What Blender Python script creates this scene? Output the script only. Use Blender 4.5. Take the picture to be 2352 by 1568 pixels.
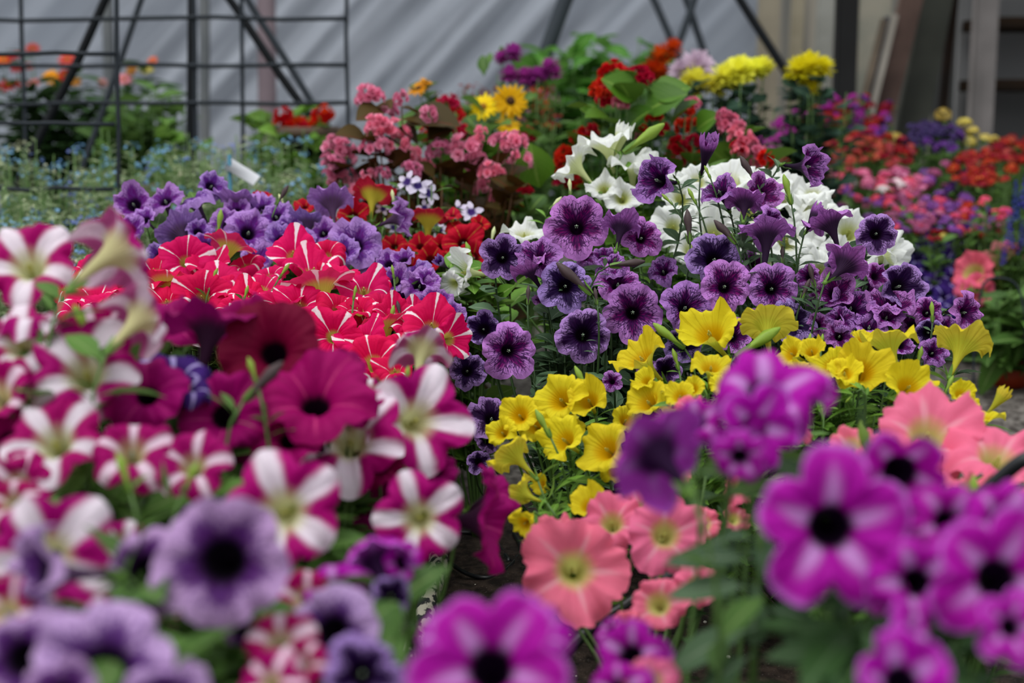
import bpy, math, random
import numpy as np
from mathutils import Vector, Matrix

scene = bpy.context.scene
for o in list(bpy.data.objects):
    bpy.data.objects.remove(o)
COL = scene.collection

# ------------------------------------------------------------------ camera
F = 3267.0                      # focal length in pixels of the 2352 px wide frame (50 mm on 36 mm)
H = 0.55
PITCH = math.atan((784 - 250) / F)
cam_d = bpy.data.cameras.new('camera')
cam = bpy.data.objects.new('camera', cam_d)
COL.objects.link(cam)
cam.location = (0, 0, H)
cam.rotation_euler = (math.pi / 2 - PITCH, 0, 0)
cam_d.lens = 50; cam_d.sensor_width = 36; cam_d.clip_start = 0.02; cam_d.clip_end = 100
cam_d.dof.use_dof = True
cam_d.dof.focus_distance = 1.6
cam_d.dof.aperture_fstop = 4.2
cam_d.dof.aperture_blades = 0
scene.camera = cam

# ------------------------------------------------------------------ sky, sun, exposure
world = bpy.data.worlds.new('overcast_sky'); scene.world = world
world.use_nodes = True
wn = world.node_tree; wn.nodes.clear()
wo = wn.nodes.new('ShaderNodeOutputWorld'); wb = wn.nodes.new('ShaderNodeBackground')
wt = wn.nodes.new('ShaderNodeTexCoord'); ws = wn.nodes.new('ShaderNodeSeparateXYZ'); wr = wn.nodes.new('ShaderNodeValToRGB')
wn.links.new(wt.outputs['Generated'], ws.inputs[0]); wn.links.new(ws.outputs['Z'], wr.inputs[0])
wr.color_ramp.elements[0].position = 0.0; wr.color_ramp.elements[0].color = (0.50, 0.51, 0.54, 1)
wr.color_ramp.elements[1].position = 0.75; wr.color_ramp.elements[1].color = (0.93, 0.97, 1.0, 1)
wn.links.new(wr.outputs[0], wb.inputs[0]); wn.links.new(wb.outputs[0], wo.inputs[0])
wb.inputs[1].default_value = 1.0
sun_d = bpy.data.lights.new('soft_daylight', 'SUN'); sun_d.energy = 1.45; sun_d.angle = math.radians(40); sun_d.color = (1, 0.99, 0.97)
sun = bpy.data.objects.new('soft_daylight', sun_d); COL.objects.link(sun)
sun.rotation_euler = (math.radians(18), math.radians(-16), 0)
scene.view_settings.view_transform = 'Standard'; scene.view_settings.look = 'None'
scene.view_settings.gamma = 1.0; scene.view_settings.use_curve_mapping = False
scene.view_settings.exposure = 0.22
scene.cycles.max_bounces = 5; scene.cycles.diffuse_bounces = 3; scene.cycles.glossy_bounces = 1
scene.cycles.transmission_bounces = 3; scene.cycles.transparent_max_bounces = 4
scene.cycles.use_denoising = True
scene.cycles.caustics_reflective = False; scene.cycles.caustics_refractive = False

# ------------------------------------------------------------------ helpers
rs = np.random.RandomState(7)
CX = Vector((1, 0, 0)); CF = Vector((0, math.cos(PITCH), -math.sin(PITCH))); CU = Vector((0, math.sin(PITCH), math.cos(PITCH)))
def P(px, py, d):
    return Vector((0, 0, H)) + CF * d + CX * ((px - 1176) / F * d) + CU * ((784 - py) / F * d)
def G(px, py, z=0.0):
    r = CF + CX * ((px - 1176) / F) + CU * ((784 - py) / F)
    return Vector((0, 0, H)) + r * ((z - H) / r.z)
def N(nx, ny, nz):
    return (CX * nx + CU * ny - CF * nz).normalized()
def hexc(h):
    h = h.lstrip('#'); v = [int(h[i:i + 2], 16) / 255 for i in (0, 2, 4)]
    return tuple(c / 12.92 if c <= 0.04045 else ((c + 0.055) / 1.055) ** 2.4 for c in v) + (1,)

class MB:
    """collects quads and links them as one mesh"""
    def __init__(self): self.v = []; self.f = []; self.uv = []; self.m = []; self.n = 0
    def add(self, v, f, uv, m=0):
        v = np.asarray(v, float).reshape(-1, 3); f = np.asarray(f, int).reshape(-1, 4)
        self.v.append(v); self.f.append(f + self.n); self.uv.append(np.asarray(uv, float).reshape(-1, 2)); self.m.append(np.full(len(f), m)); self.n += len(v)
    def mesh(self, name, mats, smooth=True):
        me = bpy.data.meshes.new(name)
        v = np.concatenate(self.v); f = np.concatenate(self.f); uv = np.concatenate(self.uv); m = np.concatenate(self.m)
        me.vertices.add(len(v)); me.vertices.foreach_set('co', v.ravel())
        me.loops.add(f.size); me.loops.foreach_set('vertex_index', f.ravel())
        me.polygons.add(len(f)); me.polygons.foreach_set('loop_start', np.arange(0, f.size, 4)); me.polygons.foreach_set('loop_total', np.full(len(f), 4))
        me.polygons.foreach_set('material_index', m)
        me.polygons.foreach_set('use_smooth', np.full(len(f), smooth))
        u = me.uv_layers.new(name='UVMap')
        u.data.foreach_set('uv', (uv if len(uv) == f.size else uv[f.ravel()]).ravel())
        for x in (mats if isinstance(mats, (list, tuple)) else [mats]): me.materials.append(x)
        me.update(calc_edges=True); me.validate()
        return me

def link(name, me, parent=None, loc=(0, 0, 0)):
    o = bpy.data.objects.new(name, me); COL.objects.link(o)
    if parent is not None: o.parent = parent
    o.location = loc
    return o
def thing(name, label, cat, loc, group=None):
    o = link(name, None, None, loc); o.empty_display_size = 0.02
    o['label'] = label; o['category'] = cat
    if group: o['group'] = group
    return o
def tag(o, label, cat, group=None):
    o['label'] = label; o['category'] = cat
    if group: o['group'] = group
    return o

def grid_faces(nu, nv, closed=False):
    """vertices indexed [i*nu+j], i along v (rows), j along u (columns)"""
    f = []
    for i in range(nv - 1):
        for j in range(nu if closed else nu - 1):
            a = i * nu + j; b = i * nu + (j + 1) % nu
            f.append((a, a + nu, b + nu, b))
    return np.array(f)

def tube(mb, pts, rad, sides=6, m=0, cap=True, uvs=1.0):
    pts = np.array([tuple(p) for p in pts], float); n = len(pts)
    rad = np.full(n, rad) if np.isscalar(rad) else np.asarray(rad, float)
    if cap:
        pts = np.vstack([pts[:1], pts, pts[-1:]]); rad = np.concatenate([[rad[0] * .02], rad, [rad[-1] * .02]]); n += 2
    t = np.gradient(pts, axis=0); l = np.linalg.norm(t, axis=1); l[l < 1e-9] = 1; t = t / l[:, None]
    for i in range(1, n):
        if np.linalg.norm(t[i]) < .5: t[i] = t[i - 1]
    t[0] = t[1]
    ref = np.array([0.31, 0.17, 0.93]) if abs(t[n // 2][2]) < .9 else np.array([0.95, 0.1, 0.05])
    a = np.cross(t, ref); a /= np.linalg.norm(a, axis=1)[:, None] + 1e-12; b = np.cross(t, a)
    th = np.arange(sides) / sides * 2 * math.pi
    v = pts[:, None] + rad[:, None, None] * (np.cos(th)[None, :, None] * a[:, None] + np.sin(th)[None, :, None] * b[:, None])
    f = grid_faces(sides, n, True)
    uv = np.stack([np.tile(np.arange(sides) / sides, n), np.repeat(np.linspace(0, uvs, n), sides)], 1)
    mb.add(v.reshape(-1, 3), f, uv, m)

def bez(p0, p1, p2, n=8):
    p0, p1, p2 = (np.array(tuple(p)) for p in (p0, p1, p2)); s = np.linspace(0, 1, n)[:, None]
    return (1 - s) ** 2 * p0 + 2 * s * (1 - s) * p1 + s * s * p2

def box(mb, c, s, rot=None, m=0):
    x, y, z = (q / 2 for q in s); b = min(x, y, z) * .12
    # box with a chamfer strip around each face edge, as six inset plates bridged by quads
    pts = []; fs = []
    def corner(sx, sy, sz, ax):
        p = [sx * (x - b), sy * (y - b), sz * (z - b)]; p[ax] = (sx * x, sy * y, sz * z)[ax]; return p
    idx = {}
    for sx in (-1, 1):
        for sy in (-1, 1):
            for sz in (-1, 1):
                for ax in range(3): idx[(sx, sy, sz, ax)] = len(pts); pts.append(corner(sx, sy, sz, ax))
    for ax in range(3):
        u, w = [q for q in range(3) if q != ax]
        for s_ in (-1, 1):
            q = []
            for a_, b_ in ((-1, -1), (1, -1), (1, 1), (-1, 1)):
                k = [0, 0, 0]; k[ax] = s_; k[u] = a_; k[w] = b_; q.append(idx[(*k, ax)])
            fs.append(q)
        for a_ in (-1, 1):
            for b_ in (-1, 1):
                k0 = [0, 0, 0]; k1 = [0, 0, 0]; k0[ax] = -1; k1[ax] = 1
                for k in (k0, k1): k[u] = a_; k[w] = b_
                fs.append([idx[(*k0, u)], idx[(*k1, u)], idx[(*k1, w)], idx[(*k0, w)]])
    v = np.array(pts)
    if rot is not None: v = v @ np.array(rot.to_3x3()).T
    v = v + np.array(tuple(c))
    uv = v[:, [0, 2]] * 3
    mb.add(v, fs, uv, m)

# ------------------------------------------------------------------ materials
MATS = {}
class NT:
    def __init__(self, name):
        self.mat = bpy.data.materials.new(name); self.mat.use_nodes = True; self.t = self.mat.node_tree; self.t.nodes.clear()
        MATS[name] = self.mat
    def n(self, typ, **kw):
        nd = self.t.nodes.new(typ)
        for k, v in kw.items():
            if k == 'inp':
                for kk, vv in v.items(): self.set(nd, kk, vv)
            else: setattr(nd, k, v)
        return nd
    def set(self, nd, k, v):
        s = nd.inputs[k]
        if isinstance(v, bpy.types.NodeSocket): self.t.links.new(v, s)
        else: s.default_value = v
    def math(self, op, a, b=0.0, c=None, clamp=False):
        nd = self.n('ShaderNodeMath', operation=op, use_clamp=clamp); self.set(nd, 0, a); self.set(nd, 1, b)
        if c is not None: self.set(nd, 2, c)
        return nd.outputs[0]
    def ss(self, x, a, b):
        nd = self.n('ShaderNodeMapRange', interpolation_type='SMOOTHSTEP'); self.set(nd, 0, x); self.set(nd, 1, a); self.set(nd, 2, b)
        return nd.outputs[0]
    def mix(self, f, a, b, blend='MIX'):
        nd = self.n('ShaderNodeMix', data_type='RGBA', blend_type=blend); self.set(nd, 0, f); self.set(nd, 6, a); self.set(nd, 7, b)
        return nd.outputs[2]
    def hsv(self, col, h, s, v):
        nd = self.n('ShaderNodeHueSaturation'); self.set(nd, 'Hue', h); self.set(nd, 'Saturation', s); self.set(nd, 'Value', v); self.set(nd, 'Color', col)
        return nd.outputs[0]
    def thin(self, col, trans=0.35, rough=0.6, spec=0.25, bump=None):
        """leaf or petal surface: scattered light plus light that comes through"""
        p = self.n('ShaderNodeBsdfPrincipled'); self.set(p, 'Base Color', col); self.set(p, 'Roughness', rough); self.set(p, 'Specular IOR Level', spec)
        if bump is not None: self.set(p, 'Normal', bump)
        t = self.n('ShaderNodeBsdfTranslucent'); self.set(t, 0, col)
        m = self.n('ShaderNodeMixShader'); self.set(m, 0, trans); self.set(m, 1, p.outputs[0]); self.set(m, 2, t.outputs[0])
        o = self.n('ShaderNodeOutputMaterial'); self.set(o, 0, m.outputs[0]); return self.mat
    def solid(self, col, rough=0.7, spec=0.3, bump=None, metal=0.0):
        p = self.n('ShaderNodeBsdfPrincipled'); self.set(p, 'Base Color', col); self.set(p, 'Roughness', rough); self.set(p, 'Specular IOR Level', spec); self.set(p, 'Metallic', metal)
        if bump is not None: self.set(p, 'Normal', bump)
        o = self.n('ShaderNodeOutputMaterial'); self.set(o, 0, p.outputs[0]); return self.mat
    def noise(self, scale, detail=2.0, vec=None):
        nd = self.n('ShaderNodeTexNoise'); self.set(nd, 'Scale', scale); self.set(nd, 'Detail', detail)
        if vec is None: vec = self.n('ShaderNodeTexCoord').outputs['Object']
        self.set(nd, 'Vector', vec); return nd.outputs['Fac']

def petal_mat(name, edge, throat, back, tube_back, throat_v=(0.38, 0.56), star=None, star_w=(0.3, 0.25), core=None, core_ext=0.30,
              vein=None, vein_w=(0.42, 0.0), hue=0.012, val=0.14, trans=0.3, line=None, rough=0.6, picotee=None, bmix=.62, core_base=.46, soft=.06, bump=.3, pwr=(.65, .6), cells=13.0):
    """edge: limb colour; throat; star: colour of the band along each petal's midrib; core: colour flooding out of the throat;
    vein: colour of the netted veins; line: faint radial lines; picotee: pale rim colour"""
    t = NT(name)
    uvn = t.n('ShaderNodeUVMap'); sx = t.n('ShaderNodeSeparateXYZ'); t.set(sx, 0, uvn.outputs[0]); u, v = sx.outputs[0], sx.outputs[1]
    s = t.math('MULTIPLY', t.math('ABSOLUTE', t.math('SUBTRACT', t.math('FRACT', u), 0.5)), 2.0)      # 0 on the midrib, 1 between petals
    oi = t.n('ShaderNodeObjectInfo'); rnd = oi.outputs['Random']
    ns = t.n('ShaderNodeTexNoise', noise_dimensions='3D'); cmb = t.n('ShaderNodeCombineXYZ')
    t.set(cmb, 0, t.math('MULTIPLY', u, 3.0)); t.set(cmb, 1, t.math('MULTIPLY', v, 5.0)); t.set(cmb, 2, t.math('MULTIPLY', rnd, 30.0))
    t.set(ns, 'Vector', cmb.outputs[0]); t.set(ns, 'Scale', 1.6); t.set(ns, 'Detail', 3.0)
    nz = t.math('SUBTRACT', ns.outputs['Fac'], 0.5)
    col = t.mix(t.math('MULTIPLY', ns.outputs['Fac'], 0.5), edge, tuple(min(1, c * 1.25 + .004) for c in edge[:3]) + (1,))
    if picotee: col = t.mix(t.ss(t.math('ADD', v, t.math('MULTIPLY', nz, .08)), 0.9, 0.99), col, picotee)
    if core:
        reach = t.math('ADD', t.math('MULTIPLY', t.math('SUBTRACT', 1.0, s), core_ext), t.math('ADD', core_base, t.math('MULTIPLY', nz, 0.22)))
        reach = t.math('ADD', reach, t.math('MULTIPLY', rnd, 0.07))
        col = t.mix(t.ss(t.math('SUBTRACT', v, reach), 0.16, -0.06), col, core)
    if star:
        w = t.n('ShaderNodeMapRange'); t.set(w, 0, v); t.set(w, 1, 0.45); t.set(w, 2, 1.0); t.set(w, 3, star_w[0]); t.set(w, 4, star_w[1])
        pw = t.n('ShaderNodeTexWhiteNoise', noise_dimensions='2D'); pc = t.n('ShaderNodeCombineXYZ'); t.set(pc, 0, t.math('FLOOR', u)); t.set(pc, 1, rnd); t.set(pw, 'Vector', pc.outputs[0])
        wr_ = t.math('MULTIPLY', w.outputs[0], t.math('ADD', pwr[0], t.math('MULTIPLY', pw.outputs['Value'], pwr[1])))
        col = t.mix(t.ss(t.math('ADD', t.math('SUBTRACT', s, wr_), t.math('MULTIPLY', nz, 0.16)), soft, -soft), col, star)
    if vein:
        vo = t.n('ShaderNodeTexVoronoi', feature='DISTANCE_TO_EDGE', voronoi_dimensions='3D'); cm = t.n('ShaderNodeCombineXYZ')
        t.set(cm, 0, t.math('ADD', t.math('MULTIPLY', u, cells), t.math('MULTIPLY', nz, 1.8))); t.set(cm, 1, t.math('MULTIPLY', v, 6.0)); t.set(cm, 2, t.math('MULTIPLY', rnd, 20.0))
        t.set(vo, 'Vector', cm.outputs[0]); t.set(vo, 'Scale', 1.0)
        th = t.n('ShaderNodeMapRange'); t.set(th, 0, v); t.set(th, 1, 0.52); t.set(th, 2, 0.97); t.set(th, 3, vein_w[0]); t.set(th, 4, vein_w[1])
        dd = t.math('SUBTRACT', vo.outputs[0], th.outputs[0])
        vm = t.ss(dd, 0.05, -0.03)
        mid = t.ss(t.math('SUBTRACT', t.math('ADD', s, t.math('MULTIPLY', v, .08)), .10), 0.04, -0.02)
        vm = t.math('MAXIMUM', vm, t.math('MULTIPLY', mid, t.ss(v, .95, .7)))
        col = t.mix(t.math('MULTIPLY', vm, 0.88), col, vein)
    if line:
        wv = t.math('ABSOLUTE', t.math('SINE', t.math('ADD', t.math('MULTIPLY', u, 3 * math.pi), t.math('MULTIPLY', nz, .8))))
        col = t.mix(t.math('MULTIPLY', t.ss(wv, 0.16, 0.02), .5), col, line)
    tm = t.ss(t.math('ADD', v, t.math('MULTIPLY', nz, .05)), throat_v[1], throat_v[0])
    col = t.mix(tm, col, throat)
    bk = t.mix(bmix, col, back)
    bk = t.mix(t.ss(v, 0.66, 0.44), bk, tube_back)
    if vein or line:
        st = t.math('ABSOLUTE', t.math('SINE', t.math('MULTIPLY', u, 3 * math.pi)))
        bk = t.mix(t.math('MULTIPLY', t.ss(st, .35, 0.0), .45), bk, vein or line)
    ge = t.n('ShaderNodeNewGeometry'); col = t.mix(ge.outputs['Backfacing'], col, bk)
    col = t.hsv(col, t.math('ADD', 0.5 - hue, t.math('MULTIPLY', rnd, 2 * hue)), 1.0, t.math('ADD', 1.0 - val, t.math('MULTIPLY', t.math('FRACT', t.math('MULTIPLY', rnd, 7.31)), 2 * val)))
    wv2 = t.n('ShaderNodeBump'); t.set(wv2, 'Strength', bump); t.set(wv2, 'Distance', 0.0022)
    rb = t.math('ABSOLUTE', t.math('SINE', t.math('ADD', t.math('MULTIPLY', u, 5 * math.pi), t.math('MULTIPLY', nz, 2.2))))
    t.set(wv2, 'Height', rb)
    return t.thin(col, trans, rough, 0.1, wv2.outputs[0])

PM = {
 'violet': petal_mat('violet_petal', hexc('#ae10a2'), hexc('#14041a'), hexc('#b050c0'), hexc('#2c1036'), (0.42, 0.50), star=hexc('#d898e0'), star_w=(0.50, -0.46), soft=.30, picotee=hexc('#c468cc'), hue=.008, val=.12),
 'rose_star': petal_mat('rose_star_petal', hexc('#a8026c'), hexc('#dedea4'), hexc('#d890bc'), hexc('#d6d29a'), (0.34, 0.62), star=hexc('#f8eaf6'), star_w=(0.66, 0.25), soft=.17, hue=.008, val=.1, bmix=.35),
 'rose_star_thin': petal_mat('rose_star_thin_petal', hexc('#a20060'), hexc('#e0d49a'), hexc('#c8689c'), hexc('#c2c07c'), (0.34, 0.56), star=hexc('#f2d4e6'), star_w=(0.42, 0.12), soft=.12, hue=.008, val=.1, bmix=.35),
 'crimson': petal_mat('crimson_petal', hexc('#94005e'), hexc('#140212'), hexc('#94146a'), hexc('#3a1a34'), (0.40, 0.47), star=hexc('#bc3478'), star_w=(0.08, -0.02), hue=.012, val=.12),
 'deep_red': petal_mat('deep_red_petal', hexc('#6c0030'), hexc('#120210'), hexc('#8c1450'), hexc('#3a1a34'), (0.40, 0.48), hue=.008, val=.08),
 'lilac': petal_mat('lilac_petal', hexc('#bc98c8'), hexc('#0c0610'), hexc('#a488bc'), hexc('#5c4460'), (0.44, 0.60), core=hexc('#4c1460'), core_ext=.16, core_base=.50, vein=hexc('#5c3078'), vein_w=(0.13, -0.03), cells=9.0, val=.08),
 'salmon': petal_mat('salmon_petal', hexc('#ee7494'), hexc('#d2d078'), hexc('#f09cac'), hexc('#d8c890'), (0.36, 0.60), star=hexc('#f49cb0'), soft=.15, star_w=(0.34, -0.2), line=hexc('#e46888'), val=.08, trans=.35, bump=.12),
 'yellow': petal_mat('yellow_petal', hexc('#e2ce26'), hexc('#dcaa04'), hexc('#dcd050'), hexc('#c4c83c'), (0.40, 0.60), line=hexc('#b09610'), val=.07, hue=.006, trans=.35),
 'veined': petal_mat('veined_purple_petal', hexc('#ba7cca'), hexc('#18041c'), hexc('#a860b4'), hexc('#34203a'), (0.36, 0.52), core=hexc('#780a68'), core_ext=.32, core_base=.38, vein=hexc('#300a44'), vein_w=(0.17, -0.025), hue=.022, val=.12),
 'dark_veined': petal_mat('dark_veined_petal', hexc('#a884c8'), hexc('#100414'), hexc('#945cac'), hexc('#281830'), (0.38, 0.54), core=hexc('#2a0a3c'), core_ext=.34, core_base=.44, vein=hexc('#1e0634'), vein_w=(0.21, -0.02), hue=.018, val=.12),
 'white': petal_mat('white_petal', hexc('#f2f4f0'), hexc('#ccd27c'), hexc('#eceee4'), hexc('#d4dca0'), (0.34, 0.58), line=hexc('#d6dab8'), val=.04, hue=.003, trans=.35),
 'red_star': petal_mat('red_star_petal', hexc('#d80856'), hexc('#cac058'), hexc('#e45884'), hexc('#ccc850'), (0.36, 0.46), star=hexc('#fbeff3'), star_w=(0.05, 0.15), soft=.035, pwr=(.3, 1.1), hue=.006, val=.1, bmix=.3),
 'pale_veined': petal_mat('pale_veined_petal', hexc('#b488d0'), hexc('#1c0828'), hexc('#9c78be'), hexc('#58405c'), (0.40, 0.52), core=hexc('#6c1880'), core_ext=.30, core_base=.40, vein=hexc('#6c3494'), vein_w=(0.13, -0.03), cells=9.0, hue=.02, val=.14),
 'red_gold': petal_mat('red_gold_petal', hexc('#b40428'), hexc('#5c0a10'), hexc('#c82c40'), hexc('#c4b83c'), (0.40, 0.48), star=hexc('#c8a43c'), star_w=(0.05, -0.02), hue=.003, val=.12),
 'blue_star': petal_mat('blue_star_petal', hexc('#3a2070'), hexc('#2c1860'), hexc('#5c3cb0'), hexc('#403064'), (0.40, 0.50), star=hexc('#b0a4dc'), star_w=(0.26, 0.02), val=.15),
 'coral': petal_mat('coral_petal', hexc('#ee6a84'), hexc('#d8c874'), hexc('#eeb0a4'), hexc('#c8c884'), (0.44, 0.60), line=hexc('#d84c74'), val=.06, trans=.35),
}

def leaf_mat(name, c1, c2, rib, trans=0.28, val=.2, rough=.5):
    t = NT(name); uvn = t.n('ShaderNodeUVMap'); sx = t.n('ShaderNodeSeparateXYZ'); t.set(sx, 0, uvn.outputs[0])
    fr = t.math('FRACT', sx.outputs[0]); rid = t.math('FLOOR', sx.outputs[0])
    rn = t.n('ShaderNodeTexWhiteNoise', noise_dimensions='1D'); t.set(rn, 'W', rid)
    mid = t.math('ABSOLUTE', t.math('SUBTRACT', fr, 0.5))
    col = t.mix(rn.outputs['Value'], c1, c2)
    side = t.math('ABSOLUTE', t.math('SINE', t.math('ADD', t.math('MULTIPLY', sx.outputs[1], 22.0), t.math('MULTIPLY', mid, 20.0))))
    col = t.mix(t.math('MULTIPLY', t.ss(side, .3, 0.0), .3), col, rib)
    col = t.mix(t.ss(mid, .06, .01), col, rib)
    ge = t.n('ShaderNodeNewGeometry'); col = t.mix(t.math('MULTIPLY', ge.outputs['Backfacing'], .4), col, rib)
    return t.thin(col, trans, rough, 0.2)
LM = {
 'green': leaf_mat('green_leaf', hexc('#3e5e28'), hexc('#5c8438'), hexc('#7d9a58')),
 'bright': leaf_mat('bright_green_leaf', hexc('#507c26'), hexc('#74a23c'), hexc('#9cba66')),
 'grey': leaf_mat('grey_green_leaf', hexc('#3a5638'), hexc('#5f7d5a'), hexc('#83987a')),
 'dark': leaf_mat('dark_green_leaf', hexc('#24401f'), hexc('#3a5c2c'), hexc('#56744a')),
 'blue': leaf_mat('blue_green_leaf', hexc('#20382c'), hexc('#3a5646'), hexc('#4f6a58')),
 'bronze': leaf_mat('bronze_leaf', hexc('#3a3010'), hexc('#55441a'), hexc('#5c3018'), trans=.2, rough=.6),
 'pale': leaf_mat('pale_bed_leaf', hexc('#6c8458'), hexc('#a2b086'), hexc('#b4bc98')),
 'lush': leaf_mat('lush_leaf', hexc('#3a6e26'), hexc('#5c9838'), hexc('#86b45c')),
 'wide': leaf_mat('wide_begonia_leaf', hexc('#365c18'), hexc('#527c20'), hexc('#74943c'), trans=.2, rough=.4),
}
def flat_mat(name, c, rough=.6, spec=.3, nscale=None, c2=None, metal=0.0, bump=0):
    t = NT(name)
    col = c
    bp = None
    if nscale:
        f = t.noise(nscale, 4.0); col = t.mix(t.ss(f, .35, .65), c, c2)
        if bump:
            b = t.n('ShaderNodeBump'); t.set(b, 'Strength', bump); t.set(b, 'Height', f); t.set(b, 'Distance', .01); bp = b.outputs[0]
    return t.solid(col, rough, spec, bp, metal)
M_STEM = flat_mat('green_stem', hexc('#55743a'), .5)
M_STEM_D = flat_mat('dark_stem', hexc('#38502c'), .5)
M_STEM_R = flat_mat('reddish_stem', hexc('#5c3a22'), .5)
M_CALYX = flat_mat('calyx_green', hexc('#5f8434'), .5)
M_STAMEN = flat_mat('stamen_green', hexc('#93a48c'), .5)
M_STAMEN_Y = flat_mat('stamen_yellow', hexc('#a8a850'), .5)
M_BUD = {'dark': flat_mat('dark_bud', hexc('#3c2438'), .55, nscale=300, c2=hexc('#52483c')),
         'green': flat_mat('green_bud', hexc('#6d9030'), .5, nscale=200, c2=hexc('#94ac3c')),
         'pale': flat_mat('pale_bud', hexc('#c2cc84'), .5, nscale=200, c2=hexc('#dce0b4'))}

# ------------------------------------------------------------------ petunia flower
PROF = {
 'flat': ([.06, .08, .11, .17, .29, .50, .77, 1.0], [-1.5, -1.1, -.76, -.46, -.23, -.07, .0, -.05]),
 'trumpet': ([.06, .08, .13, .22, .37, .60, .83, 1.0], [-1.4, -1.0, -.68, -.44, -.26, -.07, .04, .02]),
 'deep': ([.06, .08, .13, .22, .35, .55, .76, .95], [-1.45, -1.05, -.74, -.50, -.32, -.10, .10, .18]),
 'closed': ([.065, .10, .17, .27, .36, .44, .50, .50], [-1.7, -1.25, -.85, -.5, -.2, .05, .30, .48]),
 'reflex': ([.06, .08, .115, .17, .29, .54, .80, .96], [-1.5, -1.1, -.76, -.44, -.18, -.01, -.05, -.26]),
}
VK = [0, .14, .26, .38, .47, .62, .82, 1.0]
def catm(xs, ys, x):
    xs = np.array(xs); ys = np.array(ys); m = np.gradient(ys, xs); i = np.clip(np.searchsorted(xs, x) - 1, 0, len(xs) - 2)
    h = xs[i + 1] - xs[i]; t = (x - xs[i]) / h
    return (2 * t**3 - 3 * t**2 + 1) * ys[i] + (t**3 - 2 * t**2 + t) * h * m[i] + (-2 * t**3 + 3 * t**2) * ys[i + 1] + (t**3 - t**2) * h * m[i + 1]
def flower_mesh(name, prof, mat, seed, notch=.10, power=5.0, ruffle=.05, curl=.22, hi=True, frill=.02, tip=.0, warp=.16):
    r = np.random.RandomState(seed)
    nt = 80 if hi else 60
    vs = np.concatenate([np.linspace(0, .42, 7)[:-1], np.linspace(.42, 1, 14 if hi else 11)])
    R = catm(VK, PROF[prof][0], vs); Z = catm(VK, PROF[prof][1], vs)
    th = np.arange(nt + 1) / nt * 5.0
    s = np.abs((th % 1) - .5) * 2
    w = np.clip((vs - .42) / .58, 0, 1)
    edge = (1 - notch * s ** power) * (1 + tip * np.exp(-(s / .34) ** 2))
    pf = np.floor(th).astype(int) % 5
    pet = r.uniform(.86, 1.07, 5)
    edge = edge * (1 + (pet[pf] - 1) * (1 - s ** 2))
    ph = r.uniform(0, 6.28, 8); tt = th / 5 * 2 * math.pi
    ruf = sum(a * np.sin(k * tt + p) for a, k, p in zip([.7, .8, .7, .8, .6, .4], [2, 3, 5, 8, 11, 15], ph))
    fr = sum(a * np.sin(k * tt + p) for a, k, p in zip([.5, .5, .4], [19, 26, 37], ph[5:]))
    cb = r.uniform(-curl, curl * .45, 5)
    bell = np.cos(np.clip((((th % 1) - .5)) * math.pi, -1.57, 1.57)) ** 1.5
    cc = cb[pf] * bell
    rr = R[:, None] * (1 + (edge[None] - 1) * w[:, None] ** .8)
    rr = rr * (1 - np.abs(cc)[None] * w[:, None] ** 2 * .35) * (1 + frill * fr[None] * w[:, None] ** 4)
    zz = Z[:, None] + ruffle * ruf[None] * w[:, None] ** 2 + cc[None] * w[:, None] ** 2 + frill * .8 * fr[None] * w[:, None] ** 3
    wa = r.uniform(0, 6.28); wf = r.uniform(-warp, warp * .9); wg = r.uniform(-warp, warp) * .5
    zz = zz + (wf * (rr * np.cos(tt[None] - wa)) ** 2 + wg * rr ** 2 * np.sin(tt[None] * 3 + wa)) * w[:, None]
    fold = np.exp(-(s / .22) ** 2)                                   # crease on the midrib
    zz = zz - .035 * fold[None] * (w * (1 - w) * 4)[:, None] + .03 * (s ** 6)[None] * (w * (1 - w) * 4)[:, None]
    a = (tt)[None]
    v = np.stack([rr * np.cos(a), rr * np.sin(a), zz], -1)
    bend = r.uniform(-.12, .12, 2)                                   # tube bends a little
    q = np.clip(-v[..., 2], 0, 2) ** 2
    v[..., 0] += bend[0] * q; v[..., 1] += bend[1] * q
    nv = len(vs); v = v[:, :nt].reshape(-1, 3)
    f = grid_faces(nt, nv, True)
    uv = []
    for i in range(nv - 1):
        for j in range(nt):
            uv += [(th[j], vs[i]), (th[j], vs[i + 1]), (th[j + 1], vs[i + 1]), (th[j + 1], vs[i])]
    mb = MB(); mb.v = [v]; mb.f = [f]; mb.uv = [np.array(uv)]; mb.m = [np.zeros(len(f), int)]; mb.n = len(v)
    me = mb.mesh(name, mat)
    me['bx'] = float(bend[0]); me['by'] = float(bend[1]); me['zb'] = float(PROF[prof][1][0])
    return me

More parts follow.
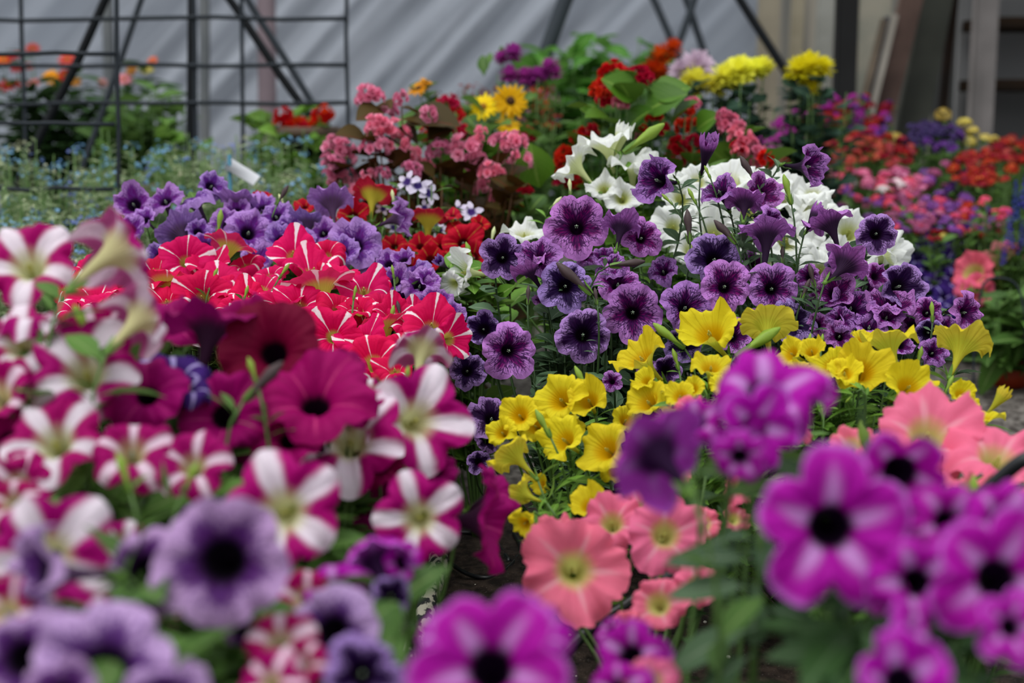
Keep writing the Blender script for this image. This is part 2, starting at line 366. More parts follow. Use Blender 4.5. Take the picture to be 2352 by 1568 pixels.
def calyx_mesh(name, zb):
    mb = MB()
    tube(mb, [(0, 0, zb - .10), (0, 0, zb - .02), (0, 0, zb + .08)], [.05, .09, .08], 8)
    for k in range(5):
        a = k / 5 * 6.283 + .3; L = .34
        p = [(math.cos(a) * q, math.sin(a) * q, zb + z) for q, z in ((.06, 0), (.12, .10), (.16, .22), (.24, .34))]
        d = Vector((-math.sin(a), math.cos(a), 0))
        v = []; 
        for (q, ww) in zip(p, (.03, .05, .045, .01)): v += [Vector(q) - d * ww, Vector(q) + Vector((0, 0, .0)) , Vector(q) + d * ww]
        mb.add([tuple(x) for x in v], grid_faces(3, 4), [(j / 2, i / 3) for i in range(4) for j in range(3)])
    return mb.mesh(name, M_CALYX)
def stamen_mesh(name, mat, z0=-.46):
    mb = MB()
    tube(mb, [(0, 0, z0 - .3), (0, 0, z0 + .25), (0, 0, z0 + .3), (0, 0, z0 + .34)], [.012, .012, .03, .02], 6)
    for k in range(5):
        a = k * 1.2566; x, y = math.cos(a) * .045, math.sin(a) * .045
        tube(mb, [(x * .5, y * .5, z0 - .3), (x, y, z0 + .14), (x, y, z0 + .2), (x, y, z0 + .25)], [.007, .007, .018, .01], 5)
    return mb.mesh(name, mat)
CALYX = {k: calyx_mesh('calyx', PROF[k][1][0]) for k in PROF}
STAMEN = stamen_mesh('stamen', M_STAMEN); STAMEN_Y = stamen_mesh('stamen', M_STAMEN_Y)
def bud_mesh(name, mat):
    mb = MB(); n = 12; pts = [(0, 0, z) for z in np.linspace(0, 1, n)]
    rad = np.array([.05, .055, .055, .06, .07, .085, .105, .12, .12, .10, .065, .02])
    tube(mb, pts, rad, 10)
    v = mb.v[0]; a = np.arctan2(v[:, 1], v[:, 0]) + v[:, 2] * 2.5
    v[:, :2] *= (1 + .16 * np.sin(5 * a))[:, None]
    for k in range(5):
        a = k / 5 * 6.283; d = Vector((-math.sin(a), math.cos(a), 0)); vv = []
        for (q, z, ww) in ((.06, 0, .03), (.10, .10, .04), (.12, .22, .035), (.17, .34, .008)):
            c = Vector((math.cos(a) * q, math.sin(a) * q, z)); vv += [c - d * ww, c, c + d * ww]
        mb.add([tuple(x) for x in vv], grid_faces(3, 4), [(j / 2, i / 3) for i in range(4) for j in range(3)], 1)
    return mb.mesh(name, [mat, M_CALYX])
BUD = {k: bud_mesh('bud', M_BUD[k]) for k in M_BUD}

FM = {}
SHAPE = {  # kind: (profiles, notch, power, ruffle, curl, frill, tip)
 'violet': (['reflex', 'flat', 'reflex'], .36, 2.2, .06, .42, .004, -.04), 'rose_star': (['flat', 'reflex', 'trumpet', 'flat'], .28, 2.3, .085, .44, .006, .06),
 'rose_star_thin': (['flat', 'reflex', 'trumpet'], .25, 2.6, .075, .40, .006, .03), 'crimson': (['flat', 'trumpet'], .19, 2.8, .09, .38, .01, .0),
 'deep_red': (['flat', 'trumpet'], .16, 3, .06, .2, .01, 0), 'lilac': (['flat', 'trumpet', 'reflex'], .19, 3.0, .12, .42, .016, 0),
 'salmon': (['trumpet', 'flat'], .18, 3.2, .14, .32, .035, .03), 'yellow': (['trumpet', 'deep', 'trumpet'], .16, 3.6, .11, .34, .016, .0),
 'veined': (['flat', 'trumpet', 'trumpet', 'reflex'], .24, 2.6, .10, .40, .016, -.01), 'dark_veined': (['flat', 'trumpet'], .24, 2.6, .10, .38, .016, -.01),
 'white': (['trumpet', 'flat', 'trumpet'], .17, 3.2, .13, .32, .022, 0), 'red_star': (['flat', 'reflex', 'trumpet'], .22, 2.2, .06, .34, .012, .05),
 'pale_veined': (['trumpet', 'flat', 'trumpet'], .19, 3.2, .11, .42, .018, 0), 'red_gold': (['trumpet', 'flat'], .20, 2.6, .06, .3, .01, .03),
 'blue_star': (['flat', 'reflex'], .24, 2.6, .06, .3, .01, .03), 'coral': (['trumpet', 'reflex'], .17, 3, .09, .3, .03, .03)}
def get_flower(kind, shape, var):
    key = (kind, shape, var)
    if key not in FM:
        ps, notch, power, ruf, curl, frill, tip = SHAPE[kind]
        prof = shape or ps[var % len(ps)]
        if prof in ('back', 'side'): prof = 'trumpet'
        sc = .6 if shape == 'flat' else 1.0
        FM[key] = (flower_mesh('flower', prof, PM[kind], hash(kind) % 1 + sum(map(ord, kind)) * 31 + var * 7 + len(prof), notch, power, ruf * (.8 if shape == 'flat' else 1), curl * sc, frill=frill, tip=tip, warp=.12 if shape == 'flat' else .26), prof)
    return FM[key]

# ------------------------------------------------------------------ leaves
def leaf_template(L, W, nl=6, cup=.25, droop=.35, broad=.45, petiole=.15, wavy=0.0):
    s = np.linspace(0, 1, nl); t = np.clip((s - petiole) / (1 - petiole), 0, 1)
    w = W * .5 * (np.sin(np.pi * t ** (math.log(.5) / math.log(broad))) ** .8) + W * .03
    w[s < petiole] = W * .03
    c = np.array([-1, 0, 1.0])
    x = w[:, None] * c[None]; y = np.repeat((s * L)[:, None], 3, 1)
    z = -droop * L * (s ** 2)[:, None] + cup * np.abs(x) + wavy * L * np.sin(s * 14)[:, None] * np.abs(c)[None]
    v = np.stack([x, y, z], -1).reshape(-1, 3)
    uv = np.stack([np.tile([0.02, .5, .98], nl), np.repeat(s, 3)], 1)
    return v, grid_faces(3, nl)[:, ::-1], uv
LT = {'petunia': leaf_template(1, .52), 'narrow': leaf_template(1, .26, broad=.5), 'thin': leaf_template(1, .13, 5, broad=.5, droop=.2),
      'round': leaf_template(1, .95, 8, cup=.35, droop=.25, broad=.42, petiole=.1), 'long': leaf_template(1, .34, 8, broad=.5, droop=.5),
      'lobed': leaf_template(1, .8, 8, wavy=.04, broad=.45)}
LEAFID = [0]
CUR = [Vector((0, 0, 0))]
def in_gap(p):
    """the strip of bare soil between the rows, kept free of foliage"""
    q = Vector(p) + CUR[0]
    return q.z < .30 and ((-.105 < q.x < .018 and .80 < q.y < 1.78) or (.03 < q.x < .145 and (.80 < q.y < 1.25 or (q.y < 1.52 and q.z < .085))) or (.018 <= q.x <= .03 and .8 < q.y < 1.2))
def put_leaves(mb, tpl, pos, dirs, ups, sizes, m=0):
    keep = np.array([not in_gap(p_ + d_ / (np.linalg.norm(d_) + 1e-9) * s_ * .6) for p_, d_, s_ in zip(pos, dirs, sizes)], bool)
    pos, dirs, ups, sizes = pos[keep], dirs[keep], ups[keep], sizes[keep]
    v, f, uv = LT[tpl]; n = len(pos)
    if n == 0: return
    y = dirs / (np.linalg.norm(dirs, axis=1)[:, None] + 1e-9)
    x = np.cross(y, ups); x /= np.linalg.norm(x, axis=1)[:, None] + 1e-9; z = np.cross(x, y)
    q = v[None] * sizes[:, None, None]
    V = pos[:, None] + q[..., 0:1] * x[:, None] + q[..., 1:2] * y[:, None] + q[..., 2:3] * z[:, None]
    Fc = (f[None] + (np.arange(n) * len(v))[:, None, None]).reshape(-1, 4)
    U = np.repeat(uv[None], n, 0).copy(); U[..., 0] += (np.arange(n) + LEAFID[0])[:, None]; LEAFID[0] += n
    mb.add(V.reshape(-1, 3), Fc, U.reshape(-1, 2), m)

def shoot_leaves(mb, curve, n, tpl, size, r, start=.35, up=.35, spread=1.0, m=0):
    """n leaves along a curve, set round it"""
    s = r.uniform(start, 1.0, n) * (len(curve) - 1); i = np.minimum(s.astype(int), len(curve) - 2); f = (s - i)[:, None]
    p = curve[i] * (1 - f) + curve[i + 1] * f; t = curve[i + 1] - curve[i]; t /= np.linalg.norm(t, axis=1)[:, None] + 1e-9
    a = r.normal(size=(n, 3)); a[:, 2] *= .6; a -= (a * t).sum(1)[:, None] * t; a /= np.linalg.norm(a, axis=1)[:, None] + 1e-9
    d = a * spread + t * .45 + np.array([0, 0, up])[None] * r.uniform(.2, 1.4, n)[:, None]
    u = np.array([0, 0, 1.0])[None] + r.normal(size=(n, 3)) * .35
    put_leaves(mb, tpl, p, d, u, size * r.uniform(.6, 1.25, n), m)

# ------------------------------------------------------------------ a petunia plant
def dinterp(dr, py):
    (y0, d0), (y1, d1) = dr
    t = min(1.3, max(-.3, (py - y0) / (y1 - y0))); return d0 + (d1 - d0) * t
VAR = [0]
def plant(name, label, base, kind, dr, flowers, leaf='green', ltpl='petunia', lsize=.035, nfill=30, lpf=12, seed=1, stem=None, buds=(), drop=.03,
          wander=.02, group=None, low=None, fill_drop=(.02, .09)):
    """base: (px, d) where the plant is rooted; flowers: (px,py,size,nx,ny,nz[,opts])"""
    r = np.random.RandomState(seed)
    b = P(base[0], 784, base[1]); root = Vector((b.x, b.y, 0))
    e = thing(name, label, 'flowering plant', root, group); CUR[0] = root
    sm = stem or M_STEM
    smb = MB(); lmb = MB(); tips = []
    for k, fl in enumerate(flowers):
        px, py, size, nx, ny, nz = fl[:6]
        op = fl[6] if len(fl) > 6 else {}
        if kind == 'red_star':
            size *= 1.16; nx += r.uniform(-.25, .25)
            if ny > .8 and 0 < nz < .6 and r.uniform() < .35: nz = -.25
        if kind == 'pale_veined' and nz > .5: nx += r.uniform(-.35, .35); ny += .15
        if kind == 'yellow' and nz > .5: nz *= .62; nx += r.uniform(-.3, .15); size *= 1.1
        d = op.get('d', dinterp(dr, py)) + op.get('dd', 0) + r.uniform(-.006, .006)
        kd = op.get('k', kind); shape = op.get('s')
        VAR[0] += 1; var = op.get('v', VAR[0] % 6)
        me, prof = get_flower(kd, shape, var)
        n = N(nx, ny, nz); R = size * 1.06 / 2 / F * d
        pos = P(px, py, d)
        q = n.to_track_quat('Z', 'Y'); roll = math.radians(op.get('r', r.uniform(0, 72)))
        mat = Matrix.Translation(pos - root) @ q.to_matrix().to_4x4() @ Matrix.Rotation(roll, 4, 'Z') @ Matrix.Diagonal((R, R, R * op.get('L', 1.0), 1))
        fo = link('flower', me, e); fo.matrix_local = mat
        c = link('calyx', CALYX[prof], fo); zb = me['zb']
        c.location = (me['bx'] * zb * zb, me['by'] * zb * zb, 0)
        if nz > .2 and size > 70 and kd not in ('violet', 'lilac', 'crimson', 'deep_red'): link('stamen', STAMEN_Y if kd in ('yellow', 'salmon', 'white', 'rose_star', 'red_star') else STAMEN, fo)
        endl = Vector((me['bx'] * zb * zb, me['by'] * zb * zb, zb - .08)); end = mat @ endl
        dirw = (mat.to_3x3() @ Vector((0, 0, -1))).normalized()
        # stem from the calyx down to the root
        h = end.z; ln = min(.06, .35 * h)
        a1 = end + dirw * ln * .6 + Vector((0, 0, -ln * .5))
        spread = Vector((end.x * .55, end.y * .55, max(.02, h * .45))) + Vector(r.uniform(-wander, wander, 3).tolist())
        cv = np.vstack([bez(end, a1, (a1 + spread) / 2, 6), bez((a1 + spread) / 2, spread, (0, 0, 0), 7)[1:]])
        rad = np.linspace(.0011, .0022, len(cv)); tube(smb, cv, rad, 5)
        tips.append(np.array(tuple(end)))
        cr = cv[::-1]
        shoot_leaves(lmb, cr, lpf, ltpl, lsize, r, start=.45)
        shoot_leaves(lmb, cr[-4:], max(2, lpf // 3), 'narrow', lsize * .55, r, start=.3)
    for (x0, y0, x1, y1, d, mk) in buds:
        p0 = P(x0, y0, d) - root; p1 = P(x1, y1, d + .004) - root
        L = (p1 - p0).length; bo = link('bud', BUD[mk], e)
        bo.matrix_local = Matrix.Translation(p0) @ (p1 - p0).to_track_quat('Z', 'Y').to_matrix().to_4x4() @ Matrix.Diagonal((L * .9, L * .9, L, 1))
        dirw = (p0 - p1).normalized(); a1 = p0 + dirw * .03
        cv = np.vstack([bez(p0, a1, (a1 + Vector((a1.x * .6, a1.y * .6, a1.z * .5))) / 2, 5), bez((a1 + Vector((a1.x * .6, a1.y * .6, a1.z * .5))) / 2, Vector((a1.x * .5, a1.y * .5, a1.z * .4)), (0, 0, 0), 6)[1:]])
        tube(smb, cv, np.linspace(.001, .0022, len(cv)), 5); shoot_leaves(lmb, cv[::-1], 8, 'narrow', lsize * .6, r, start=.5)
    # leafy shoots without flowers, inside the outline the flowers give
    T = np.array(tips)
    for k in range(nfill):
        i = r.choice(len(T), min(3, len(T)), replace=False); w = r.dirichlet([1] * len(i))
        p = (T[i] * w[:, None]).sum(0) + r.normal(size=3) * [.02, .02, .008]; p[2] -= r.uniform(*fill_drop)
        p[2] = max(.03, p[2])
        mid = np.array([p[0] * .75, p[1] * .75, p[2] * .35])
        if in_gap(p) or in_gap(mid): continue
        cv = bez((p[0] * .1, p[1] * .1, 0), mid, p, 8)
        tube(smb, cv, np.linspace(.0024, .0009, 8), 5)
        shoot_leaves(lmb, cv, int(lpf * 1.6), ltpl, lsize, r, start=.35, spread=1.0)
        if ltpl != 'petunia': shoot_leaves(lmb, cv[-3:], 6, ltpl, lsize * .6, r, start=0)
    link('stem', smb.mesh('stem', sm), e)
    link('foliage', lmb.mesh('foliage', LM[leaf]), e)
    return e

# ------------------------------------------------------------------ small blossoms and cluster plants
def petal_grid(L, W, cup, tip=.7, nu=3, nv=4):
    s = np.linspace(0, 1, nv); w = W * .5 * np.array([.25, .8, 1.0, tip * .5]) if nv == 4 else W * .5 * np.array([.3, 1.0, tip * .6])
    c = np.linspace(-1, 1, nu); x = w[:, None] * c[None]; y = np.repeat((s * L)[:, None], nu, 1)
    z = cup * L * (s ** 2)[:, None] + np.abs(c)[None] * w[:, None] * .3
    return np.stack([x, y, z], -1).reshape(-1, 3), grid_faces(nu, nv)[:, ::-1], np.stack([np.tile(c * .4 + .5, nv), np.repeat(s, nu)], 1)
def rosette(mb, c, axis, scale, layers, r, m=0, uid=0.0):
    """layers: (petals, length, width, elevation deg, cup)"""
    q = Vector(axis).to_track_quat('Z', 'Y').to_matrix(); A = np.array(q)
    a0 = r.uniform(0, 6.28)
    for (n, L, W, el, cup) in layers:
        v0, f, uv = petal_grid(L, W, cup)
        a0 += .6
        for k in range(n):
            a = a0 + k / n * 6.2832 + r.uniform(-.08, .08); e = math.radians(el + r.uniform(-8, 8))
            x, y, z = v0[:, 0], v0[:, 1] * r.uniform(.9, 1.1), v0[:, 2]
            y2 = y * math.cos(e) - z * math.sin(e); z2 = y * math.sin(e) + z * math.cos(e)
            p = np.stack([x * math.cos(a) - y2 * math.sin(a), x * math.sin(a) + y2 * math.cos(a), z2], -1)
            u = uv.copy(); u[:, 0] = u[:, 0] * .5 + uid
            mb.add((p * scale) @ A.T + np.array(c), f, u, m)
LAY = {'phlox': [(5, 1, .8, 8, -.1)], 'double': [(5, 1, .95, 12, .3), (5, .8, .8, 40, .35), (4, .5, .6, 65, .3)],
       'pompon': [(11, .9, .36, -40, .1), (13, 1, .34, -14, .1), (13, 1, .34, 10, .1), (12, .97, .34, 32, .1), (10, .93, .32, 54, .1), (6, .9, .3, 76, .1)],
       'daisy': [(17, 1, .26, 5, -.12), (15, .85, .24, 12, -.1)], 'lobelia': [(5, 1, .5, 5, -.1)]}
def sph_mesh(mb, c, rx, rz, m=0, n=10, k=7):
    th = np.linspace(.02, math.pi - .02, k); ph = np.arange(n) / n * 6.2832
    v = np.stack([np.sin(th)[:, None] * np.cos(ph) * rx, np.sin(th)[:, None] * np.sin(ph) * rx, np.cos(th)[:, None] * np.ones(n) * rz], -1).reshape(-1, 3) + np.array(c)
    mb.add(v, grid_faces(n, k, True), np.zeros((n * k, 2)) + .5, m)
def cluster_mesh(kind, seed, mats):
    """unit-radius head of small blossoms"""
    r = np.random.RandomState(seed); mb = MB()
    if kind == 'umbel':
        for k in range(18):
            z = r.uniform(-.1, 1); a = k * 2.4; q = math.sqrt(1 - min(1, z * z)) if z > 0 else 1; ax = np.array([q * math.cos(a), q * math.sin(a), z + .3]); ax /= np.linalg.norm(ax)
            rosette(mb, ax * [.75, .75, .55], ax, .34, LAY['phlox'], r, 0, int(r.randint(0, 9)))
    elif kind == 'begonia':
        for k in range(17):
            ax = r.normal(size=3); ax[2] = abs(ax[2]) * .8 - .2; ax /= np.linalg.norm(ax)
            rosette(mb, ax * r.uniform(.5, .8) * [1, 1, .9], ax + [0, 0, .15], .36, LAY['double'], r, 0, int(r.randint(0, 9)))
    elif kind == 'pompon': rosette(mb, (0, 0, -.2), (0, 0, 1), 1, LAY['pompon'], r, 0, 0)
    elif kind == 'daisy': rosette(mb, (0, 0, 0), (0, 0, 1), 1, LAY['daisy'], r, 0, 0)
    elif kind == 'star': rosette(mb, (0, 0, 0), (0, 0, 1), 1, [(5, 1, .55, 8, -.08)], r, 0, 0)
    elif kind == 'spike':
        for k in range(46):
            z = k / 46; a = k * 2.4; q = .30 * (1 - .75 * z ** 2); rosette(mb, (q * math.cos(a), q * math.sin(a), z * 3.2 - .3), (math.cos(a), math.sin(a), .4), .20 * (1.1 - .6 * z), LAY['lobelia'], r, 0, int(r.randint(0, 9)))
    elif kind == 'spray':
        for k in range(7):
            p = r.normal(size=3) * [.55, .55, .35]; rosette(mb, p, p + [0, 0, 1.0], .34, LAY['lobelia'], r, 0, int(r.randint(0, 9)))
    return mb.mesh('blossom', mats)
def blossom_mat(name, c, centre, cv=.3, jit=.35, trans=.3, c2=None):
    t = NT(name); uvn = t.n('ShaderNodeUVMap'); sx = t.n('ShaderNodeSeparateXYZ'); t.set(sx, 0, uvn.outputs[0])
    rn = t.n('ShaderNodeTexWhiteNoise', noise_dimensions='1D'); t.set(rn, 'W', t.math('FLOOR', sx.outputs[0]))
    oi = t.n('ShaderNodeObjectInfo')
    col = t.mix(rn.outputs['Value'], c, c2 or c)
    col = t.mix(t.ss(sx.outputs[1], cv + .15, cv - .12), col, centre)
    col = t.hsv(col, t.math('ADD', .488, t.math('MULTIPLY', oi.outputs['Random'], .024)), 1.0, t.math('ADD', 1 - jit / 2, t.math('MULTIPLY', oi.outputs['Random'], jit)))
    return t.thin(col, trans, .6, .2)
BM = {}
def bmat(c, centre=None, c2=None, cv=.3, jit=.35):
    k = (c, centre, c2, cv)
    if k not in BM: BM[k] = blossom_mat('blossom_' + str(len(BM)), hexc(c), hexc(centre or c), cv, c2=hexc(c2) if c2 else None, jit=jit)
    return BM[k]
M_DISC = flat_mat('dark_flower_disc', hexc('#2a140c'), .8, nscale=400, c2=hexc('#5a3a14')); M_DISC_Y = flat_mat('gold_flower_disc', hexc('#b07810'), .8, nscale=400, c2=hexc('#704008'))
def disc_mesh(m):
    mb = MB(); sph_mesh(mb, (0, 0, .05), .27, .16); return mb.mesh('flower_disc', m)
DISC = {'dark': disc_mesh(M_DISC), 'gold': disc_mesh(M_DISC_Y)}
CM = {}
def get_cluster(kind, mat, var):
    k = (kind, mat.name, var)
    if k not in CM:
        base = (kind, var)
        if base not in CM: CM[base] = cluster_mesh(kind, 11 + var, mat); CM[k] = CM[base]
        else: me = CM[base].copy(); me.materials.clear(); me.materials.append(mat); CM[k] = me
    return CM[k]
def cplant(name, label, base, heads, leaf='green', ltpl='petunia', lsize=.03, nfill=30, lpf=8, seed=1, group=None, cat='flowering plant',
           part='blossom_cluster', spread=.55, stem=None, fill_drop=(.01, .08), extra=None, hmin=.03):
    """heads: (px, py, d, size px, kind, mat, (nx,ny,nz), disc)"""
    r = np.random.RandomState(seed)
    b = P(base[0], 784, base[1]); root = Vector((b.x, b.y, 0)); CUR[0] = root; e = thing(name, label, cat, root, group)
    smb = MB(); lmb = MB(); tips = []
    for k, h in enumerate(heads):
        px, py, d, size, kind, mat = h[:6]; ax = h[6] if len(h) > 6 and h[6] else None; disc = h[7] if len(h) > 7 else None
        pos = P(px, py, d) - root; R = size * 1.06 / 2 / F * d
        if ax is None:
            n = Vector((r.normal() * .35, r.normal() * .35, 1)).normalized()
            if kind == 'spike': n = Vector((r.normal() * .06, r.normal() * .06, 1)).normalized(); R *= 1.0
        else: n = N(*ax)
        if mat is not None:
            o = link(part, get_cluster(kind, mat, k % 3), e)
            o.matrix_local = Matrix.Translation(pos) @ n.to_track_quat('Z', 'Y').to_matrix().to_4x4() @ Matrix.Rotation(r.uniform(0, 6.28), 4, 'Z') @ Matrix.Diagonal((R, R, R, 1))
            if disc: link('flower_disc', DISC[disc], o)
        h_ = max(pos.z, .02); p2 = pos - n * R * .3
        cv = bez(p2, (pos.x * spread, pos.y * spread, h_ * .55), (pos.x * .08, pos.y * .08, 0), 9)
        tube(smb, cv, np.linspace(.0012, .0022, 9), 5)
        shoot_leaves(lmb, cv[::-1], lpf, ltpl, lsize, r, start=.3); tips.append(np.array(tuple(pos)))
    T = np.array(tips)
    for k in range(nfill):
        i = r.choice(len(T), min(3, len(T)), replace=False); w = r.dirichlet([1] * len(i))
        p = (T[i] * w[:, None]).sum(0) + r.normal(size=3) * [.03, .03, .008]; p[2] = max(hmin, p[2] - r.uniform(*fill_drop))
        cv = bez((p[0] * .1, p[1] * .1, 0), (p[0] * .75, p[1] * .75, p[2] * .4), p, 8)
        tube(smb, cv, np.linspace(.0022, .001, 8), 5); shoot_leaves(lmb, cv, int(lpf * 1.5), ltpl, lsize, r, start=.25)
    if extra: extra(lmb, root, r)
    link('stem', smb.mesh('stem', stem or M_STEM), e); link('foliage', lmb.mesh('foliage', LM[leaf]), e)
    return e

# ------------------------------------------------------------------ ground and walls
def ground():
    mb = MB(); r = np.random.RandomState(3); nx, ny = 240, 260
    # finer where the soil is seen
    ys = np.concatenate([np.linspace(-3, .6, 12)[:-1], np.linspace(.6, 3.4, 200), np.linspace(3.4, 14, 50)[1:]]); ny = len(ys)
    xs = np.sort(np.concatenate([np.linspace(-1.4, 2.2, 190), np.linspace(-9, -1.45, 25), np.linspace(2.25, 9, 25)])); nx = len(xs)
    X, Y = np.meshgrid(xs, ys)
    Z = np.zeros_like(X)
    for k in range(26):
        fx, fy = r.normal(size=2) * (8 + k * 5); Z += .012 / (1 + k * .35) * np.sin(fx * X + fy * Y + r.uniform(0, 6.28)) * .35
    Z += r.normal(size=Z.shape) * .0012 - .004
    v = np.stack([X, Y, Z], -1).reshape(-1, 3)
    mb.add(v, grid_faces(nx, ny)[:, ::-1], np.zeros((len(v), 2)))
    t = NT('damp_soil'); tc = t.n('ShaderNodeTexCoord').outputs['Object']
    a = t.noise(60, 6, tc); b = t.noise(2.2, 3, tc); c = t.noise(420, 3, tc)
    dark = t.mix(t.ss(a, .35, .7), hexc('#1a120e'), hexc('#40342c')); grey = t.mix(t.ss(a, .35, .65), hexc('#38322e'), hexc('#746e68'))
    s = t.n('ShaderNodeSeparateXYZ'); t.set(s, 0, tc)
    g = t.ss(t.math('ADD', s.outputs[1], t.math('MULTIPLY', b, .5)), 2.1, 2.5)
    col = t.mix(g, dark, grey); col = t.mix(t.math('MULTIPLY', t.ss(c, .62, .75), .35), col, hexc('#9a9086'))
    bp = t.n('ShaderNodeBump'); t.set(bp, 'Height', a); t.set(bp, 'Strength', .9); t.set(bp, 'Distance', .012)
    t.solid(col, .85, .25, bp.outputs[0])
    o = link('ground', mb.mesh('ground', t.mat)); o['kind'] = 'structure'
    t2 = NT('white_grit'); t2.solid(hexc('#d8d4c8'), .8)
    mb = MB()
    for k in range(420):
        x, y = r.uniform(-.4, .7), r.uniform(1.1, 3.2); rr = r.uniform(.0008, .0028); sph_mesh(mb, (x, y, .002 + rr * .4), rr, rr * .7, 0, 6, 5)
    o = link('soil_grit', mb.mesh('soil_grit', t2.mat)); o['kind'] = 'stuff'; tag(o, 'white grit grains scattered over the dark soil', 'grit')
ground()

def back_wall():
    # greenhouse film hanging in long slanting folds
    D = 5.8; r = np.random.RandomState(5)
    y = P(1176, 250, D).y
    xs = np.linspace(-6.5, 1.0, 420); zs = np.linspace(0, 3.2, 130); X, Z = np.meshgrid(xs, zs)
    Y = np.zeros_like(X)                   # folds run from lower left to upper right
    amp = np.exp(-((X + .35 - (Z - .8) * .9) / .8) ** 2) + .10
    for k, (fr, a, sl) in enumerate([(17, .014, .95), (31, .010, 1.05), (53, .006, .85), (8, .012, .9)]):
        ph = fr * (X - Z * sl) + k * 1.7 + .6 * np.sin(X * 2.1 + k); Y += a * (np.abs(np.sin(ph * .5)) ** .7 * 2 - 1) * amp
    Y += .02 * np.sin(X * 1.3 + 1) + .012 * np.sin(Z * 3 + X)
    v = np.stack([X, y + Y, Z], -1).reshape(-1, 3)
    mb = MB(); mb.add(v, grid_faces(420, 130), np.zeros((len(v), 2)))
    t = NT('grey_film'); tc = t.n('ShaderNodeTexCoord').outputs['Object']; sp = t.n('ShaderNodeSeparateXYZ'); t.set(sp, 0, tc); cb = t.n('ShaderNodeCombineXYZ')
    t.set(cb, 0, t.math('MULTIPLY', t.math('SUBTRACT', sp.outputs[0], t.math('MULTIPLY', sp.outputs[2], .95)), 4.5)); t.set(cb, 2, t.math('MULTIPLY', sp.outputs[2], .5))
    f = t.noise(1.6, 4, cb.outputs[0]); big = t.noise(.9, 2, tc)
    col = t.mix(t.ss(f, .38, .66), hexc('#8e949e'), hexc('#b8bec8')); col = t.mix(t.math('MULTIPLY', t.ss(big, .4, .65), .5), col, hexc('#98a0ac'))  # slanting streaks paint extra fold shading into the film colour
    t.thin(col, .25, .5, .3)
    o = link('wall_back', mb.mesh('wall_back', t.mat)); o['kind'] = 'structure'
    # grey board wall to the right of the film
    t = NT('weathered_board_wall'); tc = t.n('ShaderNodeTexCoord').outputs['Object']; mp = t.n('ShaderNodeMapping'); t.set(mp, 0, tc); mp.inputs['Scale'].default_value = (9, 9, .6)
    f = t.noise(1.3, 3, mp.outputs[0]); t.solid(t.mix(t.ss(f, .35, .65), hexc('#5c5c58'), hexc('#8a8478')), .8)
    x1 = P(1735, 784, D).x; x2 = P(2105, 784, D).x
    mb = MB(); w = .145; x = x1
    while x < x2: box(mb, (x + w / 2, y + .03, 1.6), (w - .006, .04, 3.2)); x += w
    o = link('wall_side', mb.mesh('wall_side', t.mat)); o['kind'] = 'structure'
    m = flat_mat('dark_shed_wall', hexc('#3c3d3c'), .9, nscale=1.2, c2=hexc('#484948'))
    mb = MB(); box(mb, ((x + 6.5) / 2, y + .35, 1.6), (6.5 - x, .06, 3.2)); o = link('wall_right', mb.mesh('wall_right', m)); o['kind'] = 'structure'
    m = flat_mat('film_strip', hexc('#70747a'), .7, nscale=2, c2=hexc('#868a8e'))
    mb = MB(); box(mb, ((1.0 + x1) / 2 , y + .06, 1.6), (x1 - 1.0 + .1, .03, 3.2)); o = link('wall_middle', mb.mesh('wall_middle', m)); o['kind'] = 'structure'
back_wall()

# upright boards, posts and the shelf unit on the right
def board(name, label, cat, x0, x1, xb0, xb1, d, col, col2, thick=.03, ytop=-260, ybot=420, group=None):
    a = P((x0 + x1) / 2, 0, d); b = P((xb0 + xb1) / 2, 260, d)
    dirv = (a - b).normalized(); top = P(0, ytop, d).z; s = (top - b.z) / dirv.z; A = b + dirv * s; s2 = (0 - b.z) / dirv.z; B = b + dirv * s2
    w = abs(x1 - x0) / F * d; c = (A + B) / 2; L = (A - B).length
    ang = math.atan2(dirv.x, dirv.z); mb = MB(); box(mb, (0, 0, 0), (w, thick, L), Matrix.Rotation(ang, 4, 'Y'))
    o = link(name, mb.mesh(name, flat_mat(name + '_' + col[1:], hexc(col), .8, nscale=6, c2=hexc(col2))), None, c); tag(o, label, cat, group); return o
board('timber_board', 'pale tan board standing upright against the wall beside the grey film', 'board', 1738, 1785, 1738, 1786, 5.3, '#8a8270', '#7c7464')
board('timber_board', 'narrow tan board upright between two dark gaps in the wall', 'board', 1815, 1842, 1812, 1838, 5.3, '#8c8470', '#7a725e')
board('timber_board', 'pale grey board upright just beside the thick black post', 'board', 1872, 1912, 1868, 1905, 5.3, '#8f8f88', '#7e7e76')
board('timber_post', 'thick rough black post rising behind the magenta flowers', 'post', 1916, 1962, 1922, 1958, 4.9, '#080808', '#101010', .07)
board('timber_board', 'broad pale board behind the leaning sticks', 'board', 1966, 2040, 1966, 2040, 5.5, '#969182', '#848478')
board('garden_stick', 'slim brown stick leaning beside the black post', 'stick', 2022, 2036, 1966, 1980, 5.0, '#7a6c5c', '#5a5044', .02, ytop=50)
board('garden_stick', 'slim dark blue stick leaning next to the brown stick', 'stick', 2030, 2040, 1978, 1988, 5.06, '#3c4458', '#2c3040', .02, ytop=45)
board('garden_stick', 'cream stick leaning against the reddish plank', 'stick', 2044, 2058, 1990, 2006, 5.0, '#a09a90', '#8c867c', .02, ytop=40)
board('timber_plank', 'tall reddish brown plank leaning at a slant', 'plank', 2060, 2110, 2012, 2052, 5.0, '#5c4840', '#44342e', .04)
board('panel_board', 'wide grey green panel leaning beside the reddish plank', 'panel', 2108, 2178, 2066, 2142, 5.1, '#484a42', '#3c3e38', .04)
board('timber_plank', 'narrow dark brown plank between the panel and the shelf post', 'plank', 2174, 2190, 2160, 2176, 5.15, '#2c1c10', '#1c120c', .04)
